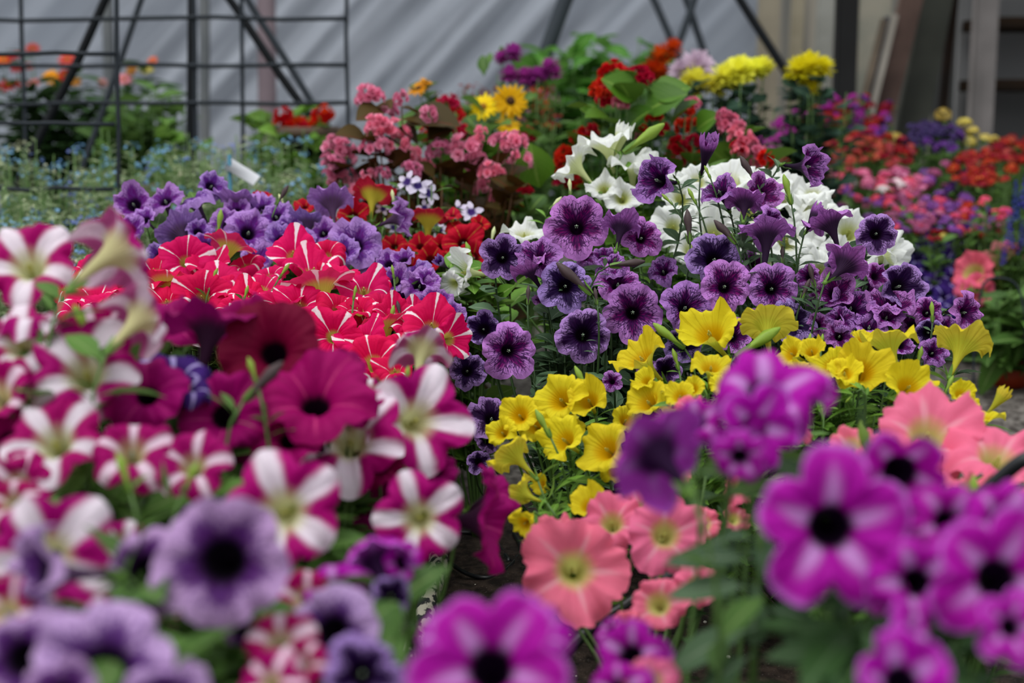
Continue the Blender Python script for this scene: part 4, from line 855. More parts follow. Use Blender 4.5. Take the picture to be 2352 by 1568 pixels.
# ------------------------------------------------------------------ magenta and white stars, near
plant('petunia_plant', 'magenta and white star petunia at the picture edge, tall cream-backed trumpets over the blue flowers', (150, 1.02), 'rose_star', ((500, 1.02), (1100, .88)), [
 (62, 598, 235, .08, .5, .86, dict(s='flat', r=15)), (280, 572, 225, .48, .36, -.62, dict(s='reflex', r=0)), (330, 725, 190, .35, .45, -.62, dict(s='reflex')), (195, 845, 262, .1, .5, .86, dict(s='flat')), (38, 785, 190, -.1, .4, .85, {}), (70, 722, 160, 0, .9, .1, {}),
 (120, 1005, 246, 0, .6, .8, dict(s='flat')), (300, 1030, 210, .1, .55, .75, dict(k='rose_star_thin')), (215, 760, 180, 0, .5, .8, dict(k='rose_star_thin', dd=.04)), (30, 1110, 190, -.1, .3, .9, dict(k='rose_star_thin')), (335, 895, 200, .1, .5, .85, dict(k='crimson', dd=.04)),
 (-20, 900, 190, -.1, .4, .8, dict(k='rose_star_thin')), (60, 910, 120, 0, .5, .8, dict(dd=.05)), (170, 945, 150, 0, .5, .8, dict(k='crimson', dd=.06)), (10, 1000, 150, 0, .4, .8, dict(k='crimson', dd=.04)), (440, 1060, 190, 0, .5, .85, dict(k='rose_star_thin')), (80, 820, 140, 0, .5, .8, dict(k='rose_star_thin', dd=.06))],
 leaf='green', lsize=.04, nfill=42, lpf=12, seed=15, buds=[(215, 790, 170, 700, .98, 'green'), (40, 920, 30, 830, .95, 'green')])
plant('petunia_plant', 'magenta and white star petunia above the lilac petunia, blooms turned to the camera', (280, .84), 'rose_star', ((1040, .86), (1520, .68)), [
 (105, 1275, 305, .12, .2, .95, dict(s='flat', r=8)), (650, 1175, 290, .1, .12, .97, dict(s='flat', d=.84)), (640, 1470, 190, 0, .5, .8, dict(k='rose_star_thin')), (245, 1440, 170, 0, .3, .9, dict(k='rose_star_thin', dd=.04)), (340, 1410, 200, .1, .3, .9, dict(k='rose_star_thin', dd=.05)), (20, 1150, 150, -.2, .4, .8, dict(k='rose_star_thin')),
 (700, 1370, 150, 0, .5, .8, dict(k='rose_star_thin', dd=.05)), (620, 1560, 150, 0, .5, .8, dict(k='rose_star_thin')), (280, 1250, 150, 0, .4, .9, dict(dd=.06)), (0, 1400, 180, -.2, .4, .8, dict(k='rose_star_thin')), (200, 1350, 120, 0, .4, .8, dict(dd=.04))],
 leaf='green', lsize=.04, nfill=60, lpf=12, seed=16, fill_drop=(-.01, .12), buds=[(300, 1130, 270, 1040, .84, 'green'), (420, 1130, 455, 1060, .84, 'green')])
plant('petunia_plant', 'magenta and white star petunia beside the yellow petunia, three crisp star blooms in a column', (810, 1.10), 'rose_star', ((780, 1.14), (1300, .92)), [
 (802, 1003, 264, 0, .5, .86, dict(s='flat', r=18)), (960, 962, 250, .25, .18, .95, dict(s='flat', r=25)), (962, 1190, 222, .05, .1, 1, dict(s='flat', r=0)), (970, 795, 150, .1, .62, -.6, dict(s='reflex', d=1.2)), (560, 990, 170, -.1, .3, .9, dict(k='crimson')), (870, 1060, 130, 0, .5, .8, dict(k='crimson', dd=.05)),
 (700, 1090, 120, 0, .5, .8, dict(k='rose_star_thin', dd=.05)), (850, 900, 120, 0, .6, .7, dict(dd=.05)), (1010, 1080, 90, .3, .2, .8, dict(k='crimson', dd=.06)), (890, 1300, 120, 0, .5, .8, dict(k='crimson', dd=.03))],
 leaf='green', lsize=.038, nfill=45, lpf=12, seed=17, buds=[(930, 890, 938, 840, 1.16, 'green'), (1030, 1110, 1000, 1050, 1.1, 'dark'), (480, 1010, 560, 985, 1.0, 'green')])
plant('petunia_plant', 'white and purple star petunia showing one folded bloom among the crimson petunias', (430, 1.0), 'violet', ((800, 1.02), (900, .98)), [(405, 838, 190, .15, .75, .3, dict(k='blue_star', s='reflex')), (440, 880, 120, .3, .6, .3, dict(k='blue_star'))], leaf='green', lsize=.035, nfill=10, lpf=10, seed=18)

# crimson
plant('petunia_plant', 'crimson petunia with black throats, velvety dark blooms in front of the red and white stars', (640, 1.02), 'crimson', ((700, 1.08), (1000, .96)), [
 (622, 798, 240, 0, .35, .94, dict(k='deep_red', s='flat', r=20)), (485, 735, 235, 0, .8, -.35, dict(s='flat', dd=-.01)), (722, 905, 270, .05, .65, .7, dict(s='flat')), (512, 945, 200, 0, .35, .92, {}), (395, 740, 150, -.1, .5, .7, dict(dd=.03)), (585, 900, 150, 0, .5, .8, dict(dd=.05)), (660, 1000, 170, 0, .5, .8, dict(dd=.03)),
 (560, 720, 140, 0, .6, .7, dict(dd=.05)), (770, 860, 150, .1, .6, .7, dict(dd=.06)), (420, 940, 140, 0, .4, .8, dict(dd=.06)), (820, 930, 120, .1, .6, .7, dict(dd=.05)), (280, 800, 150, 0, .5, .7, dict(dd=.05))],
 leaf='green', lsize=.036, nfill=30, lpf=12, seed=19, buds=[(560, 920, 650, 830, .96, 'dark'), (590, 880, 570, 820, .98, 'green')])
plant('petunia_plant', 'crimson petunia at the edge of the bare soil, one bloom seen side on', (960, 1.12), 'crimson', ((1050, 1.14), (1300, 1.06)), [
 (822, 1125, 210, 0, .5, .86, dict(s='flat')), (1140, 1195, 232, .9, 0, .25, dict(s='trumpet', r=0)), (1150, 1120, 130, .7, .5, .2, dict(dd=.02)), (1000, 1140, 100, .3, .3, .8, dict(dd=.05)), (900, 1140, 130, 0, .5, .8, dict(dd=.04)), (760, 1200, 130, 0, .4, .8, dict(dd=.04))],
 leaf='green', lsize=.034, nfill=24, lpf=10, seed=20, buds=[(1000, 1130, 1060, 1080, 1.1, 'dark')])

# lilac, nearest
plant('petunia_plant', 'pale lilac petunia with a black throat, hiding the lower part of the magenta stars', (420, .70), 'lilac', ((1180, .735), (1568, .60)), [
 (508, 1288, 312, .02, .12, .97, dict(s='flat', r=18)), (325, 1318, 225, -.25, .1, .95, dict(dd=.02)), (78, 1320, 262, -.8, .02, .5, dict(s='trumpet')), (235, 1530, 330, .1, .5, .82, dict(s='flat')), (40, 1510, 230, -.2, .3, .9, {}), (380, 1590, 200, .2, .6, .7, {}), (130, 1600, 200, 0, .5, .8, {})],
 leaf='green', lsize=.04, nfill=45, lpf=12, seed=21, fill_drop=(-.01, .12))
plant('petunia_plant', 'pale lilac petunia low beside the nearest violet bloom, petals in shade', (790, .74), 'lilac', ((1380, .76), (1568, .66)), [(760, 1445, 220, -.1, .4, .88, dict(s='flat')), (835, 1545, 190, .2, .3, .9, dict(k='dark_veined')), (690, 1520, 150, -.1, .5, .8, dict(k='rose_star_thin')), (560, 1440, 120, 0, .3, .9, dict(dd=.05))],
 leaf='green', lsize=.04, nfill=50, lpf=12, seed=22, fill_drop=(-.012, .10))

# violet with pale stars, nearest
plant('petunia_plant', 'bright violet petunia with pale petal bands, topmost blooms overlapping the yellow petunia', (1660, .80), 'violet', ((820, .83), (1160, .74)), [
 (1765, 885, 300, .05, .62, .6, dict(s='reflex', r=50)), (1500, 1035, 285, -.42, .42, -.78, dict(s='reflex', r=10, L=.7)), (1740, 985, 215, .1, -.1, .95, dict(s='flat')), (1700, 1055, 150, -.1, -.3, .8, dict(s='reflex', dd=-.01)), (1905, 905, 90, .6, -.1, .6, dict(dd=.05)), (1600, 960, 150, -.2, .5, .7, dict(dd=.05))],
 leaf='green', lsize=.03, nfill=1, lpf=3, seed=123, drop=.05, fill_drop=(.05, .14))
plant('petunia_plant', 'bright violet petunia with pale petal bands, widest bloom facing the camera, black throat', (2040, .68), 'violet', ((1040, .72), (1568, .58)), [
 (1918, 1212, 385, 0, .1, 1, dict(s='flat', r=52, v=1)), (2075, 1095, 240, -.1, -.15, .85, dict(s='deep', dd=.03)), (2300, 1330, 340, -.05, .12, .95, dict(s='flat', r=30)), (2185, 1195, 230, 0, .3, .9, dict(dd=.04)), (2080, 1560, 260, 0, .4, .85, dict(s='deep')), (2110, 1335, 250, -.1, .2, .9, dict(dd=.03)),
 (2310, 1190, 230, .1, .4, .85, dict(dd=.03)), (2110, 1440, 190, .6, .4, .4, dict(s='reflex')), (2240, 1245, 190, 0, .4, .85, dict(dd=.05)), (2000, 1080, 120, 0, .4, .8, dict(dd=.06)), (2330, 1440, 190, .1, .2, .9, {}), (2040, 1360, 120, 0, .2, .9, dict(dd=.05))],
 leaf='dark', ltpl='long', lsize=.055, nfill=14, lpf=5, seed=24, fill_drop=(.0, .10))  # dark leaf colour stands in for the shade under these blooms
plant('petunia_plant', 'bright violet petunia with pale petal bands, cut by the lower frame edge above the pipe', (1120, .66), 'violet', ((1380, .66), (1568, .60)), [
 (1125, 1525, 385, 0, .42, .9, dict(s='flat', r=18, v=1)), (1250, 1440, 190, .3, .7, .5, dict(dd=.02)), (1010, 1440, 160, -.4, .6, .6, dict(dd=.03))], leaf='green', lsize=.035, nfill=3, lpf=4, seed=25, fill_drop=(.06, .12))
plant('petunia_plant', 'bright violet petunia with pale petal bands, folded blooms under the crisp magenta stars', (840, .82), 'violet', ((1220, .84), (1420, .76)), [
 (860, 1275, 200, -.2, .5, -.55, dict(s='reflex')), (760, 1345, 190, -.2, .6, .6, dict(s='reflex')), (930, 1290, 130, .4, .2, .7, {}), (900, 1370, 100, .2, .1, .8, dict(k='dark_veined'))], leaf='green', lsize=.035, nfill=16, lpf=10, seed=26, fill_drop=(.02, .12))
plant('petunia_plant', 'bright violet petunia with pale petal bands, low ruffled blooms beside the thick hose', (1480, .84), 'violet', ((1380, .86), (1568, .76)), [
 (1440, 1500, 200, -.35, .35, .6, dict(s='reflex')), (1420, 1580, 170, -.2, .4, .8, {}), (1395, 1440, 90, -.5, .5, .3, dict(dd=.03)), (1500, 1560, 130, 0, .4, .7, dict(k='salmon'))], leaf='green', lsize=.03, nfill=3, lpf=4, seed=27, fill_drop=(.06, .12))

# broad grey-green leafy stem in front of the soil
def leafy_stem(label, base, d, leaves, seed, mat='grey', top=None):
    r = np.random.RandomState(seed); b = P(base, 784, d); root = Vector((b.x, b.y, 0)); CUR[0] = root; e = thing('leafy_plant', label, 'plant', root); smb = MB(); tp = P(*top, d) - root
    cv = bez((0, 0, 0), (tp.x * .3, tp.y * .3, tp.z * .6), tuple(tp), 14); tube(smb, cv, np.linspace(.0035, .002, 14), 7); link('stem', smb.mesh('stem', M_STEM), e)
    for (x0, y0, x1, y1, dd, tpl) in leaves:
        p0 = P(x0, y0, d) - root; p1 = P(x1, y1, d + dd) - root; mb = MB(); dv = np.array(tuple(p1 - p0)); L = np.linalg.norm(dv)
        put_leaves(mb, tpl, np.array([tuple(p0)]), dv[None], np.array([[r.normal() * .4, -.75, .8]]), np.array([L * 1.08])); link('leaf', mb.mesh('leaf', LM[mat]), e)
leafy_stem('leafy green stem with broad oval leaves standing between the salmon and violet petunias', 1740, .80, [(1730, 1350, 1560, 1330, 0, 'long'), (1735, 1290, 1560, 1250, .0, 'long'), (1740, 1340, 1715, 1480, 0, 'petunia'), (1750, 1330, 1760, 1230, 0, 'petunia'), (1745, 1430, 1940, 1480, 0, 'long'),
 (1740, 1440, 1540, 1490, 0, 'long'), (1735, 1500, 1600, 1568, 0, 'long'), (1740, 1240, 1600, 1200, .03, 'long'), (1745, 1400, 1880, 1400, 0, 'long')], 4, 'grey', (1748, 1200))
leafy_stem('leafy green stem with pointed leaves below the widest violet bloom', 2060, .72, [(2050, 1500, 1850, 1460, -.02, 'long'), (2050, 1500, 2250, 1540, -.02, 'long'), (2055, 1460, 2200, 1420, .02, 'petunia'), (2050, 1540, 2180, 1600, 0, 'petunia')], 5, 'dark', (2055, 1420))  # leaves coloured dark to imitate the shade low in the bed

# ------------------------------------------------------------------ plants behind
rb = np.random.RandomState(99)
def rheads(n, cx, cy, rx, ry, d0, dspan, size, kind, mats, r, ax=None, disc=None):
    out = []
    for k in range(n):
        a = r.uniform(0, 6.28); q = math.sqrt(r.uniform(0, 1)); x = cx + rx * q * math.cos(a); y = cy + ry * q * math.sin(a)
        out.append((x, y, d0 + dspan * (cy - y) / ry + r.uniform(-.02, .02), size * r.uniform(.8, 1.2), kind, mats[r.randint(len(mats))], ax, disc))
    return out
pk = bmat('#f8a4c0', '#fcc0d0', '#f084a8', cv=.25); pk2 = bmat('#f490a8', '#f8b4c4', '#e87490', cv=.25); rd = bmat('#d81830', '#e84858', '#c00c20', cv=.2); rs2 = bmat('#dc2858', '#e45078', '#c8183c', cv=.2)
def B(l, d, kind, mat, ax=None, disc=None): return [(x, y, d + rb.uniform(-.05, .05), s, kind, mat, ax, disc) for (x, y, s) in l]
def bigleaves(lst, d, tpl, axz=.8):
    def ex(mb, root, r):
        for (x0, y0, x1, y1, dd) in lst:
            p0 = P(x0, y0, d) - root; p1 = P(x1, y1, d + dd * .3) - root; dv = np.array(tuple(p1 - p0)); put_leaves(mb, tpl, np.array([tuple(p0)]), dv[None], np.array([[r.normal() * .3, -.5 + r.normal() * .3, axz]]), np.array([np.linalg.norm(dv) * 1.05]))
    return ex
cplant('begonia_plant', 'bronze-leaved begonia with drooping clusters of pink blossoms behind the violet petunias', (980, 2.5),
 B([(850, 224, 74), (920, 226, 42), (885, 262, 66), (868, 290, 66), (780, 348, 84), (765, 375, 60), (905, 318, 92), (860, 340, 70), (930, 365, 80), (945, 392, 56), (790, 412, 72), (770, 400, 56), (1008, 345, 62), (1070, 348, 92), (1090, 380, 74), (1128, 398, 66), (1118, 432, 62), (1095, 322, 40),
    (1182, 330, 70), (1195, 372, 66), (1150, 328, 60), (820, 440, 50), (985, 262, 50), (980, 385, 44), (1135, 460, 36), (850, 405, 46), (1155, 380, 40), (880, 400, 40), (1105, 300, 30)], 2.35, 'begonia', pk),
 leaf='bronze', ltpl='round', lsize=.042, nfill=110, lpf=6, seed=31, stem=M_STEM_R, spread=.8, fill_drop=(.03, .26),
 extra=bigleaves([(880, 255, 825, 262, -.1), (900, 250, 870, 232, .05), (850, 330, 785, 295, -.12), (960, 262, 930, 240, -.05), (930, 285, 1040, 262, -.12), (1050, 300, 950, 265, -.1), (1150, 380, 1165, 335, -.1), (1060, 400, 1025, 370, -.1), (960, 330, 930, 290, -.1)], 2.36, 'round'))
cplant('begonia_plant', 'small begonia cluster of bright red blossoms above the bronze leaves', (1080, 2.75), B([(1030, 242, 56), (1048, 262, 44), (1010, 240, 30), (985, 310, 52), (1060, 300, 44), (1080, 310, 40), (1210, 310, 44)], 2.7, 'begonia', rs2), leaf='wide', ltpl='round', lsize=.045, nfill=20, lpf=6, seed=32, spread=.8)
cplant('begonia_plant', 'tall begonia with wide green leaves and scarlet clusters behind the white petunia', (1470, 2.5),
 B([(1412, 172, 72), (1440, 182, 60), (1470, 176, 66), (1385, 205, 60), (1400, 222, 64), (1375, 215, 50), (1335, 322, 62), (1352, 305, 50), (1300, 360, 62), (1290, 390, 54), (1575, 255, 50), (1578, 290, 60), (1562, 340, 62), (1592, 330, 50), (1550, 370, 54), (1500, 270, 44), (1520, 300, 40), (1600, 365, 50), (1320, 425, 50), (1290, 420, 40), (1205, 440, 40), (1185, 480, 40), (1540, 410, 46), (1480, 300, 30)], 2.45, 'begonia', rd)
 + B([(1425, 238, 46), (1590, 240, 46), (1475, 318, 40)], 2.42, 'begonia', pk2),
 leaf='wide', ltpl='round', lsize=.05, nfill=50, lpf=4, seed=33, spread=.8, fill_drop=(.03, .25),
 extra=bigleaves([(1450, 240, 1430, 180, -.12), (1460, 230, 1400, 175, -.1), (1480, 260, 1560, 205, -.12), (1500, 230, 1575, 190, -.05), (1420, 290, 1360, 250, -.15), (1440, 300, 1480, 245, -.12), (1380, 300, 1350, 245, -.1), (1540, 290, 1585, 225, -.1), (1600, 300, 1640, 260, -.1), (1500, 215, 1455, 180, 0), (1640, 420, 1690, 350, -.1), (1240, 430, 1215, 340, -.08), (1240, 400, 1230, 350, -.05)], 2.4, 'round'))
cplant('begonia_plant', 'begonia with long salmon pink clusters rising between the purple trumpets and the magenta flowers', (1700, 2.4),
 B([(1672, 285, 60), (1685, 300, 64), (1700, 318, 64), (1718, 335, 60), (1735, 352, 60), (1745, 375, 50), (1665, 268, 46), (1740, 400, 46), (1700, 350, 44)], 2.35, 'begonia', pk2) + B([(1695, 340, 44), (1760, 365, 50)], 2.33, 'begonia', rd), leaf='wide', ltpl='round', lsize=.05, nfill=20, lpf=6, seed=34, spread=.9)

dz_y = bmat('#f0c000', '#8c3c08', '#e8b000', cv=.1); dz_y2 = bmat('#f2cc08', '#e8a800', cv=.1); dz_o = bmat('#e8a010', '#a04408', cv=.2)
cplant('daisy_plant', 'yellow daisies with dark centres above the pink begonia', (1150, 2.9), [(1172, 232, 2.75, 80, 'daisy', dz_y, (.25, .1, 1), 'dark'), (1110, 246, 2.75, 68, 'daisy', dz_y2, (-.2, .35, .9), 'gold'), (1168, 290, 2.75, 62, 'daisy', dz_y2, (.1, .7, .6), 'gold'), (1175, 305, 2.78, 44, 'daisy', dz_y2, (.1, .6, .6), 'gold'),
 (962, 203, 2.8, 54, 'daisy', dz_o, (-.3, .6, .5), 'dark'), (980, 188, 2.8, 34, 'daisy', dz_o, (.4, .7, .3), 'dark')], leaf='green', ltpl='round', lsize=.05, nfill=50, lpf=8, seed=35, part='blossom', spread=.8, fill_drop=(.0, .2))
cplant('sedum_plant', 'rust red and green leafy plant behind the yellow daisies', (1200, 3.2), rheads(16, 1080, 225, 90, 34, 3.1, .1, 30, 'spray', [bmat('#7c3028', '#a05040'), bmat('#8c4020')], rb) + rheads(16, 1240, 250, 60, 50, 3.1, .1, 34, 'spray', [bmat('#984420', '#c06030'), bmat('#8c3028'), bmat('#b06a8c')], rb), leaf='green', lsize=.04, nfill=60, lpf=10, seed=36)
pur = bmat('#c054b4', '#8c2478', '#a83498', cv=.3)
cplant('strawflower_plant', 'tall purple pompon flowers with one bare leafy stem, against the grey film', (1210, 3.2), [(x, y, 3.1, s, 'pompon', pur, None, None) for x, y, s in ((1178, 118, 52), (1170, 168, 52), (1205, 172, 50), (1232, 170, 46), (1262, 150, 50), (1275, 165, 40), (1150, 130, 36), (1250, 165, 34), (1220, 185, 34))], leaf='green', lsize=.035, nfill=20, lpf=5, seed=37, part='blossom', spread=.9,
 extra=bigleaves([(1112, 175, 1108, 125, 0), (1122, 150, 1125, 120, 0), (1150, 130, 1155, 105, 0)], 3.1, 'petunia'))
org = bmat('#e0661c', '#b04010', '#d4500c', cv=.2)
cplant('marigold_plant', 'orange marigolds rising in front of the crossing grey poles', (1520, 3.6), [(x, y, 3.5, s * 1.2, 'pompon', org, None, None) for x, y, s in ((1545, 108, 46), (1520, 124, 52), (1500, 155, 48), (1515, 162, 44), (1230, 218, 44), (1245, 240, 40))], leaf='dark', lsize=.04, nfill=30, lpf=10, seed=38, part='blossom', spread=.9)
yel = bmat('#f0e848', '#e4d028', '#f2ec60', cv=.3); yel2 = bmat('#f0e428', '#e8cc10', '#f2e830', cv=.3); wht = bmat('#e4d4dc', '#ece4b8', '#d0b4cc', cv=.4)
cplant('chrysanthemum_plant', 'pale yellow chrysanthemums with dark feathery leaves in front of the slanting black pole', (1650, 3.2), [(x, y, 3.05 + .004 * k, s, 'pompon', yel, None, None) for k, (x, y, s) in enumerate(((1595, 178, 66), (1575, 190, 44), (1630, 190, 60), (1665, 170, 72), (1700, 158, 80), (1735, 155, 66), (1755, 148, 48), (1655, 200, 50), (1600, 222, 40), (1690, 185, 56)))],
 leaf='blue', ltpl='lobed', lsize=.045, nfill=90, lpf=9, seed=39, part='blossom', spread=.75, fill_drop=(.01, .26))
cplant('chrysanthemum_plant', 'single pale pink and white chrysanthemum head beside the orange marigolds', (1595, 3.5), [(1600, 152, 3.4, 88, 'pompon', wht, (.1, .5, .7), None), (1565, 160, 3.4, 60, 'pompon', wht, (-.2, .5, .7), None)], leaf='blue', ltpl='lobed', lsize=.045, nfill=6, lpf=10, seed=40, part='blossom')
cplant('chrysanthemum_plant', 'deep yellow chrysanthemums close beside the thick black post', (1850, 3.2), [(x, y, 3.1 + .004 * k, s, 'pompon', yel2, None, None) for k, (x, y, s) in enumerate(((1835, 155, 70), (1860, 148, 84), (1890, 150, 62), (1865, 178, 56), (1862, 205, 48), (1812, 180, 34), (1845, 170, 56)))],
 leaf='blue', ltpl='lobed', lsize=.045, nfill=80, lpf=9, seed=41, part='blossom', spread=.75, fill_drop=(.02, .3))
cplant('leafy_shrub', 'lush green leafy shrub against the grey film behind the scarlet begonia', (1350, 4.3), [(x, y, 4.2 + rb.uniform(-.15, .15), 30, 'spray', None, None, None) for x, y in [(rb.uniform(1225, 1520), 88 + 110 * rb.uniform(0, 1) ** .7) for _ in range(40)] + [(1368, 82), (1470, 78), (1420, 95), (1300, 100)]],
 leaf='lush', ltpl='petunia', lsize=.11, nfill=60, lpf=9, seed=42, cat='shrub', spread=.85, fill_drop=(0, .2))

# the mixed bed to the right
C_ = dict(mag=bmat('#b01c9c', '#d060c0', '#8c1880'), pur=bmat('#6c3090', '#a070b4', '#502478'), red=bmat('#a80c20', '#c03030', '#840818'), cor=bmat('#c4503c', '#cc7038', '#b04048'), yl=bmat('#dcc868', '#ece09c', '#ccb454'), vio=bmat('#46346c', '#7868a0', '#3a2858'),
          pkw=bmat('#d84080', '#f0b0c8', '#e46c98', cv=.5), whp=bmat('#e8d8dc', '#e0a0b4', '#f0e8e8'), pkl=bmat('#c06a94', '#d498b0', '#a84878'), lil=bmat('#9858ac', '#c090c8', '#7c3c98'), ry=bmat('#b01020', '#d8b040', '#b8202c', cv=.22), blu=bmat('#2c28a0', '#6868c8', '#1c1c78'), rse=bmat('#e04c70', '#f08ca0'))
def bed(label, cx, cy, rx, ry, d0, ds, n, size, keys, seed, leaf='green', nfill=24, group=None, kind='umbel', name='verbena_plant', lpf=9, lsize=.036, ltpl='petunia'):
    d0 += .55; r = np.random.RandomState(seed); return cplant(name, label, (cx, d0), rheads(n, cx, cy, rx, ry, d0, ds, size, kind, [C_[k] for k in keys], r), leaf=leaf, nfill=nfill, lpf=lpf, lsize=lsize, ltpl=ltpl, seed=seed, spread=.85, group=group, fill_drop=(.03, .18))
bed('magenta-topped verbena mound standing against the black post and leaning sticks', 1915, 232, 62, 24, 3.6, .1, 18, 34, ['mag', 'lil', 'mag'], 51, 'dark')
bed('vivid purple-magenta verbena beside the salmon begonia', 1800, 318, 62, 44, 3.2, .15, 24, 38, ['mag'], 52)
bed('dark red verbena behind the vivid magenta one', 1900, 265, 64, 30, 3.5, .1, 20, 36, ['red', 'cor', 'mag', 'red'], 53)
bed('dark red verbena in front of the reddish leaning plank', 2000, 275, 60, 50, 3.6, .15, 30, 36, ['red', 'mag', 'red', 'pur'], 54)
bed('orange and coral verbena below the dark red blooms', 1930, 340, 130, 36, 3.2, .15, 42, 32, ['cor', 'red', 'cor'], 55, nfill=40)
bed('coral verbena patch next to the yellow balls at the foot of the panel', 2045, 350, 50, 34, 3.2, .12, 22, 32, ['cor', 'red'], 56)
cplant('lantana_plant', 'soft yellow ball flowers low against the grey green panel', (2060, 4.0), [(x, y, 3.95, s, 'umbel', C_['yl'], None, None) for x, y, s in ((2055, 318, 40), (2045, 335, 34), (2062, 345, 36), (2058, 370, 34))], nfill=16, seed=57)
cplant('lantana_plant', 'soft yellow ball flowers in front of the grey shelf post', (2200, 4.0), [(x, y, 3.95, s, 'umbel', C_['yl'], None, None) for x, y, s in ((2166, 264, 42), (2216, 285, 40), (2205, 300, 30), (2232, 305, 40), (2228, 325, 36), (2262, 322, 40), (2282, 322, 28), (2180, 330, 24))], nfill=30, seed=58)
bed('violet verbena below the soft yellow ball flowers', 2150, 320, 80, 34, 3.3, .12, 34, 34, ['vio', 'pur', 'vio'], 59, nfill=36)
bed('red and golden verbena below the dark shelves', 2260, 390, 80, 42, 3.0, .15, 46, 32, ['ry', 'red', 'ry'], 60, nfill=40)
bed('scarlet verbena at the edge below the dark shelves', 2330, 345, 70, 30, 3.4, .12, 26, 34, ['red', 'cor'], 61)
bed('rose and white phlox patch behind the white petunia', 1990, 415, 110, 26, 3.0, .12, 34, 36, ['pkw', 'pkw', 'whp', 'rse'], 62, nfill=40, name='phlox_plant')
bed('rose phlox patch under the orange and coral verbena', 1830, 400, 80, 40, 2.9, .12, 24, 32, ['cor', 'pkl', 'rse'], 63, nfill=40, name='phlox_plant')
bed('rose-red and lilac phlox patch in the middle of the mixed bed', 2090, 420, 46, 40, 3.0, .12, 18, 36, ['pkw', 'pkl', 'lil'], 64, nfill=30, name='phlox_plant')
bed('muted pink and lilac verbena under the red and golden one', 2190, 415, 60, 44, 3.0, .12, 26, 32, ['lil', 'pkl', 'pur'], 65, nfill=34)
bed('lilac pink verbena in the middle of the mixed bed above the violet stars', 2090, 490, 110, 44, 2.72, .15, 60, 32, ['pkl', 'lil', 'pkl', 'rse'], 66, nfill=70, leaf='green')
bed('lilac verbena above the coral petunia trumpet', 2230, 500, 80, 42, 2.70, .15, 52, 32, ['lil', 'pkl', 'pur', 'rse', 'ry'], 67, nfill=60)
bed('gold and red verbena bits just above the violet stars', 2200, 538, 100, 16, 2.62, .08, 22, 24, ['ry', 'yl', 'red'], 68, nfill=40)
bed('pink verbena behind the white petunia and the purple side trumpets', 1960, 450, 90, 34, 2.8, .12, 26, 28, ['pkl', 'rse', 'lil'], 69, nfill=50)
cplant('phlox_plant', 'bright pink blossom pair next to the deep blue flower spike', (2290, 3.15), [(x, y, 3.1, s, 'umbel', bmat('#f0507c', '#f4a0b4'), None, None) for x, y, s in ((2310, 488, 38), (2262, 460, 30), (2300, 500, 26))], nfill=24, seed=70)
cplant('salvia_plant', 'deep blue flower spikes at the very edge of the mixed bed', (2345, 3.05), [(x, y, 3.0, s, 'spike', C_['blu'], None, None) for x, y, s in ((2332, 500, 56), (2350, 470, 60), (2322, 560, 50), (2345, 575, 50), (2370, 540, 60), (2305, 600, 40))], nfill=30, seed=71, part='flower_spike')
ST = [(2125, 570), (2165, 560), (2205, 575), (2130, 612), (2175, 600), (2215, 605), (2150, 645), (2190, 640), (2225, 640), (2170, 680), (2205, 672), (2240, 560), (2110, 590), (2240, 590), (2145, 540), (2185, 530), (2220, 535), (2150, 700), (2195, 705), (2265, 570)]
plant('petunia_plant', 'deep violet-blue petunia with pale stars behind the purple veined blooms', (2180, 3.1), 'blue_star', ((540, 3.2), (720, 3.02)), [(x, y, 62, rb.uniform(-.2, .2), rb.uniform(.2, .7), .8, {}) for x, y in ST], leaf='dark', lsize=.035, nfill=40, lpf=8, seed=72)
plant('petunia_plant', 'coral pink petunia trumpets with pale yellow backs beside the violet-blue stars', (2270, 3.1), 'coral', ((560, 3.05), (680, 3.0)), [(2290, 585, 110, -.1, .85, -.2, dict(s='trumpet')), (2232, 625, 104, -.5, .3, .6, dict(s='trumpet')), (2250, 665, 80, .1, .3, .8, {}), (2220, 660, 60, -.3, .3, .8, {}), (2340, 570, 70, .3, .6, .3, {})], leaf='green', lsize=.04, nfill=26, lpf=8, seed=73)

# orange pot with a broad-leaved plant on the gravel
def pot(name, label, x, y, d, wpx, hpx, mat, rim=.12, cat='pot'):
    b = P(x, y, d); g = Vector((b.x, b.y, 0)); R = wpx / 2 / F * d; Hh = hpx / F * d; e = link(name, None, None, g); mb = MB()
    prof = [(.02, 0), (.74, 0), (.80, .2), (.9, .84), (.91, .85), (1.0, .86), (1.0, 1.0), (.93, 1.0), (.86, .8), (.02, .78)]
    n = 28; a = np.arange(n) / n * 6.2832; v = np.array([[(R * r_ * math.cos(t_), R * r_ * math.sin(t_), Hh * z) for t_ in a] for r_, z in prof]).reshape(-1, 3)
    mb.add(v, grid_faces(n, len(prof), True)[:, ::-1], np.zeros((len(v), 2))); me = mb.mesh(name, mat); bpy.data.objects.remove(e); o = link(name, me, None, g); tag(o, label, cat); return o
g = G(2310, 876)
dpot = g.y / math.cos(PITCH) * 1.0
pot('plant_pot', 'orange red plastic pot standing on the grey gravel at the frame edge', 2318, 800, 2.86, 118, 128, flat_mat('orange_pot', hexc('#a83818'), .5, .4, nscale=3, c2=hexc('#943010')))
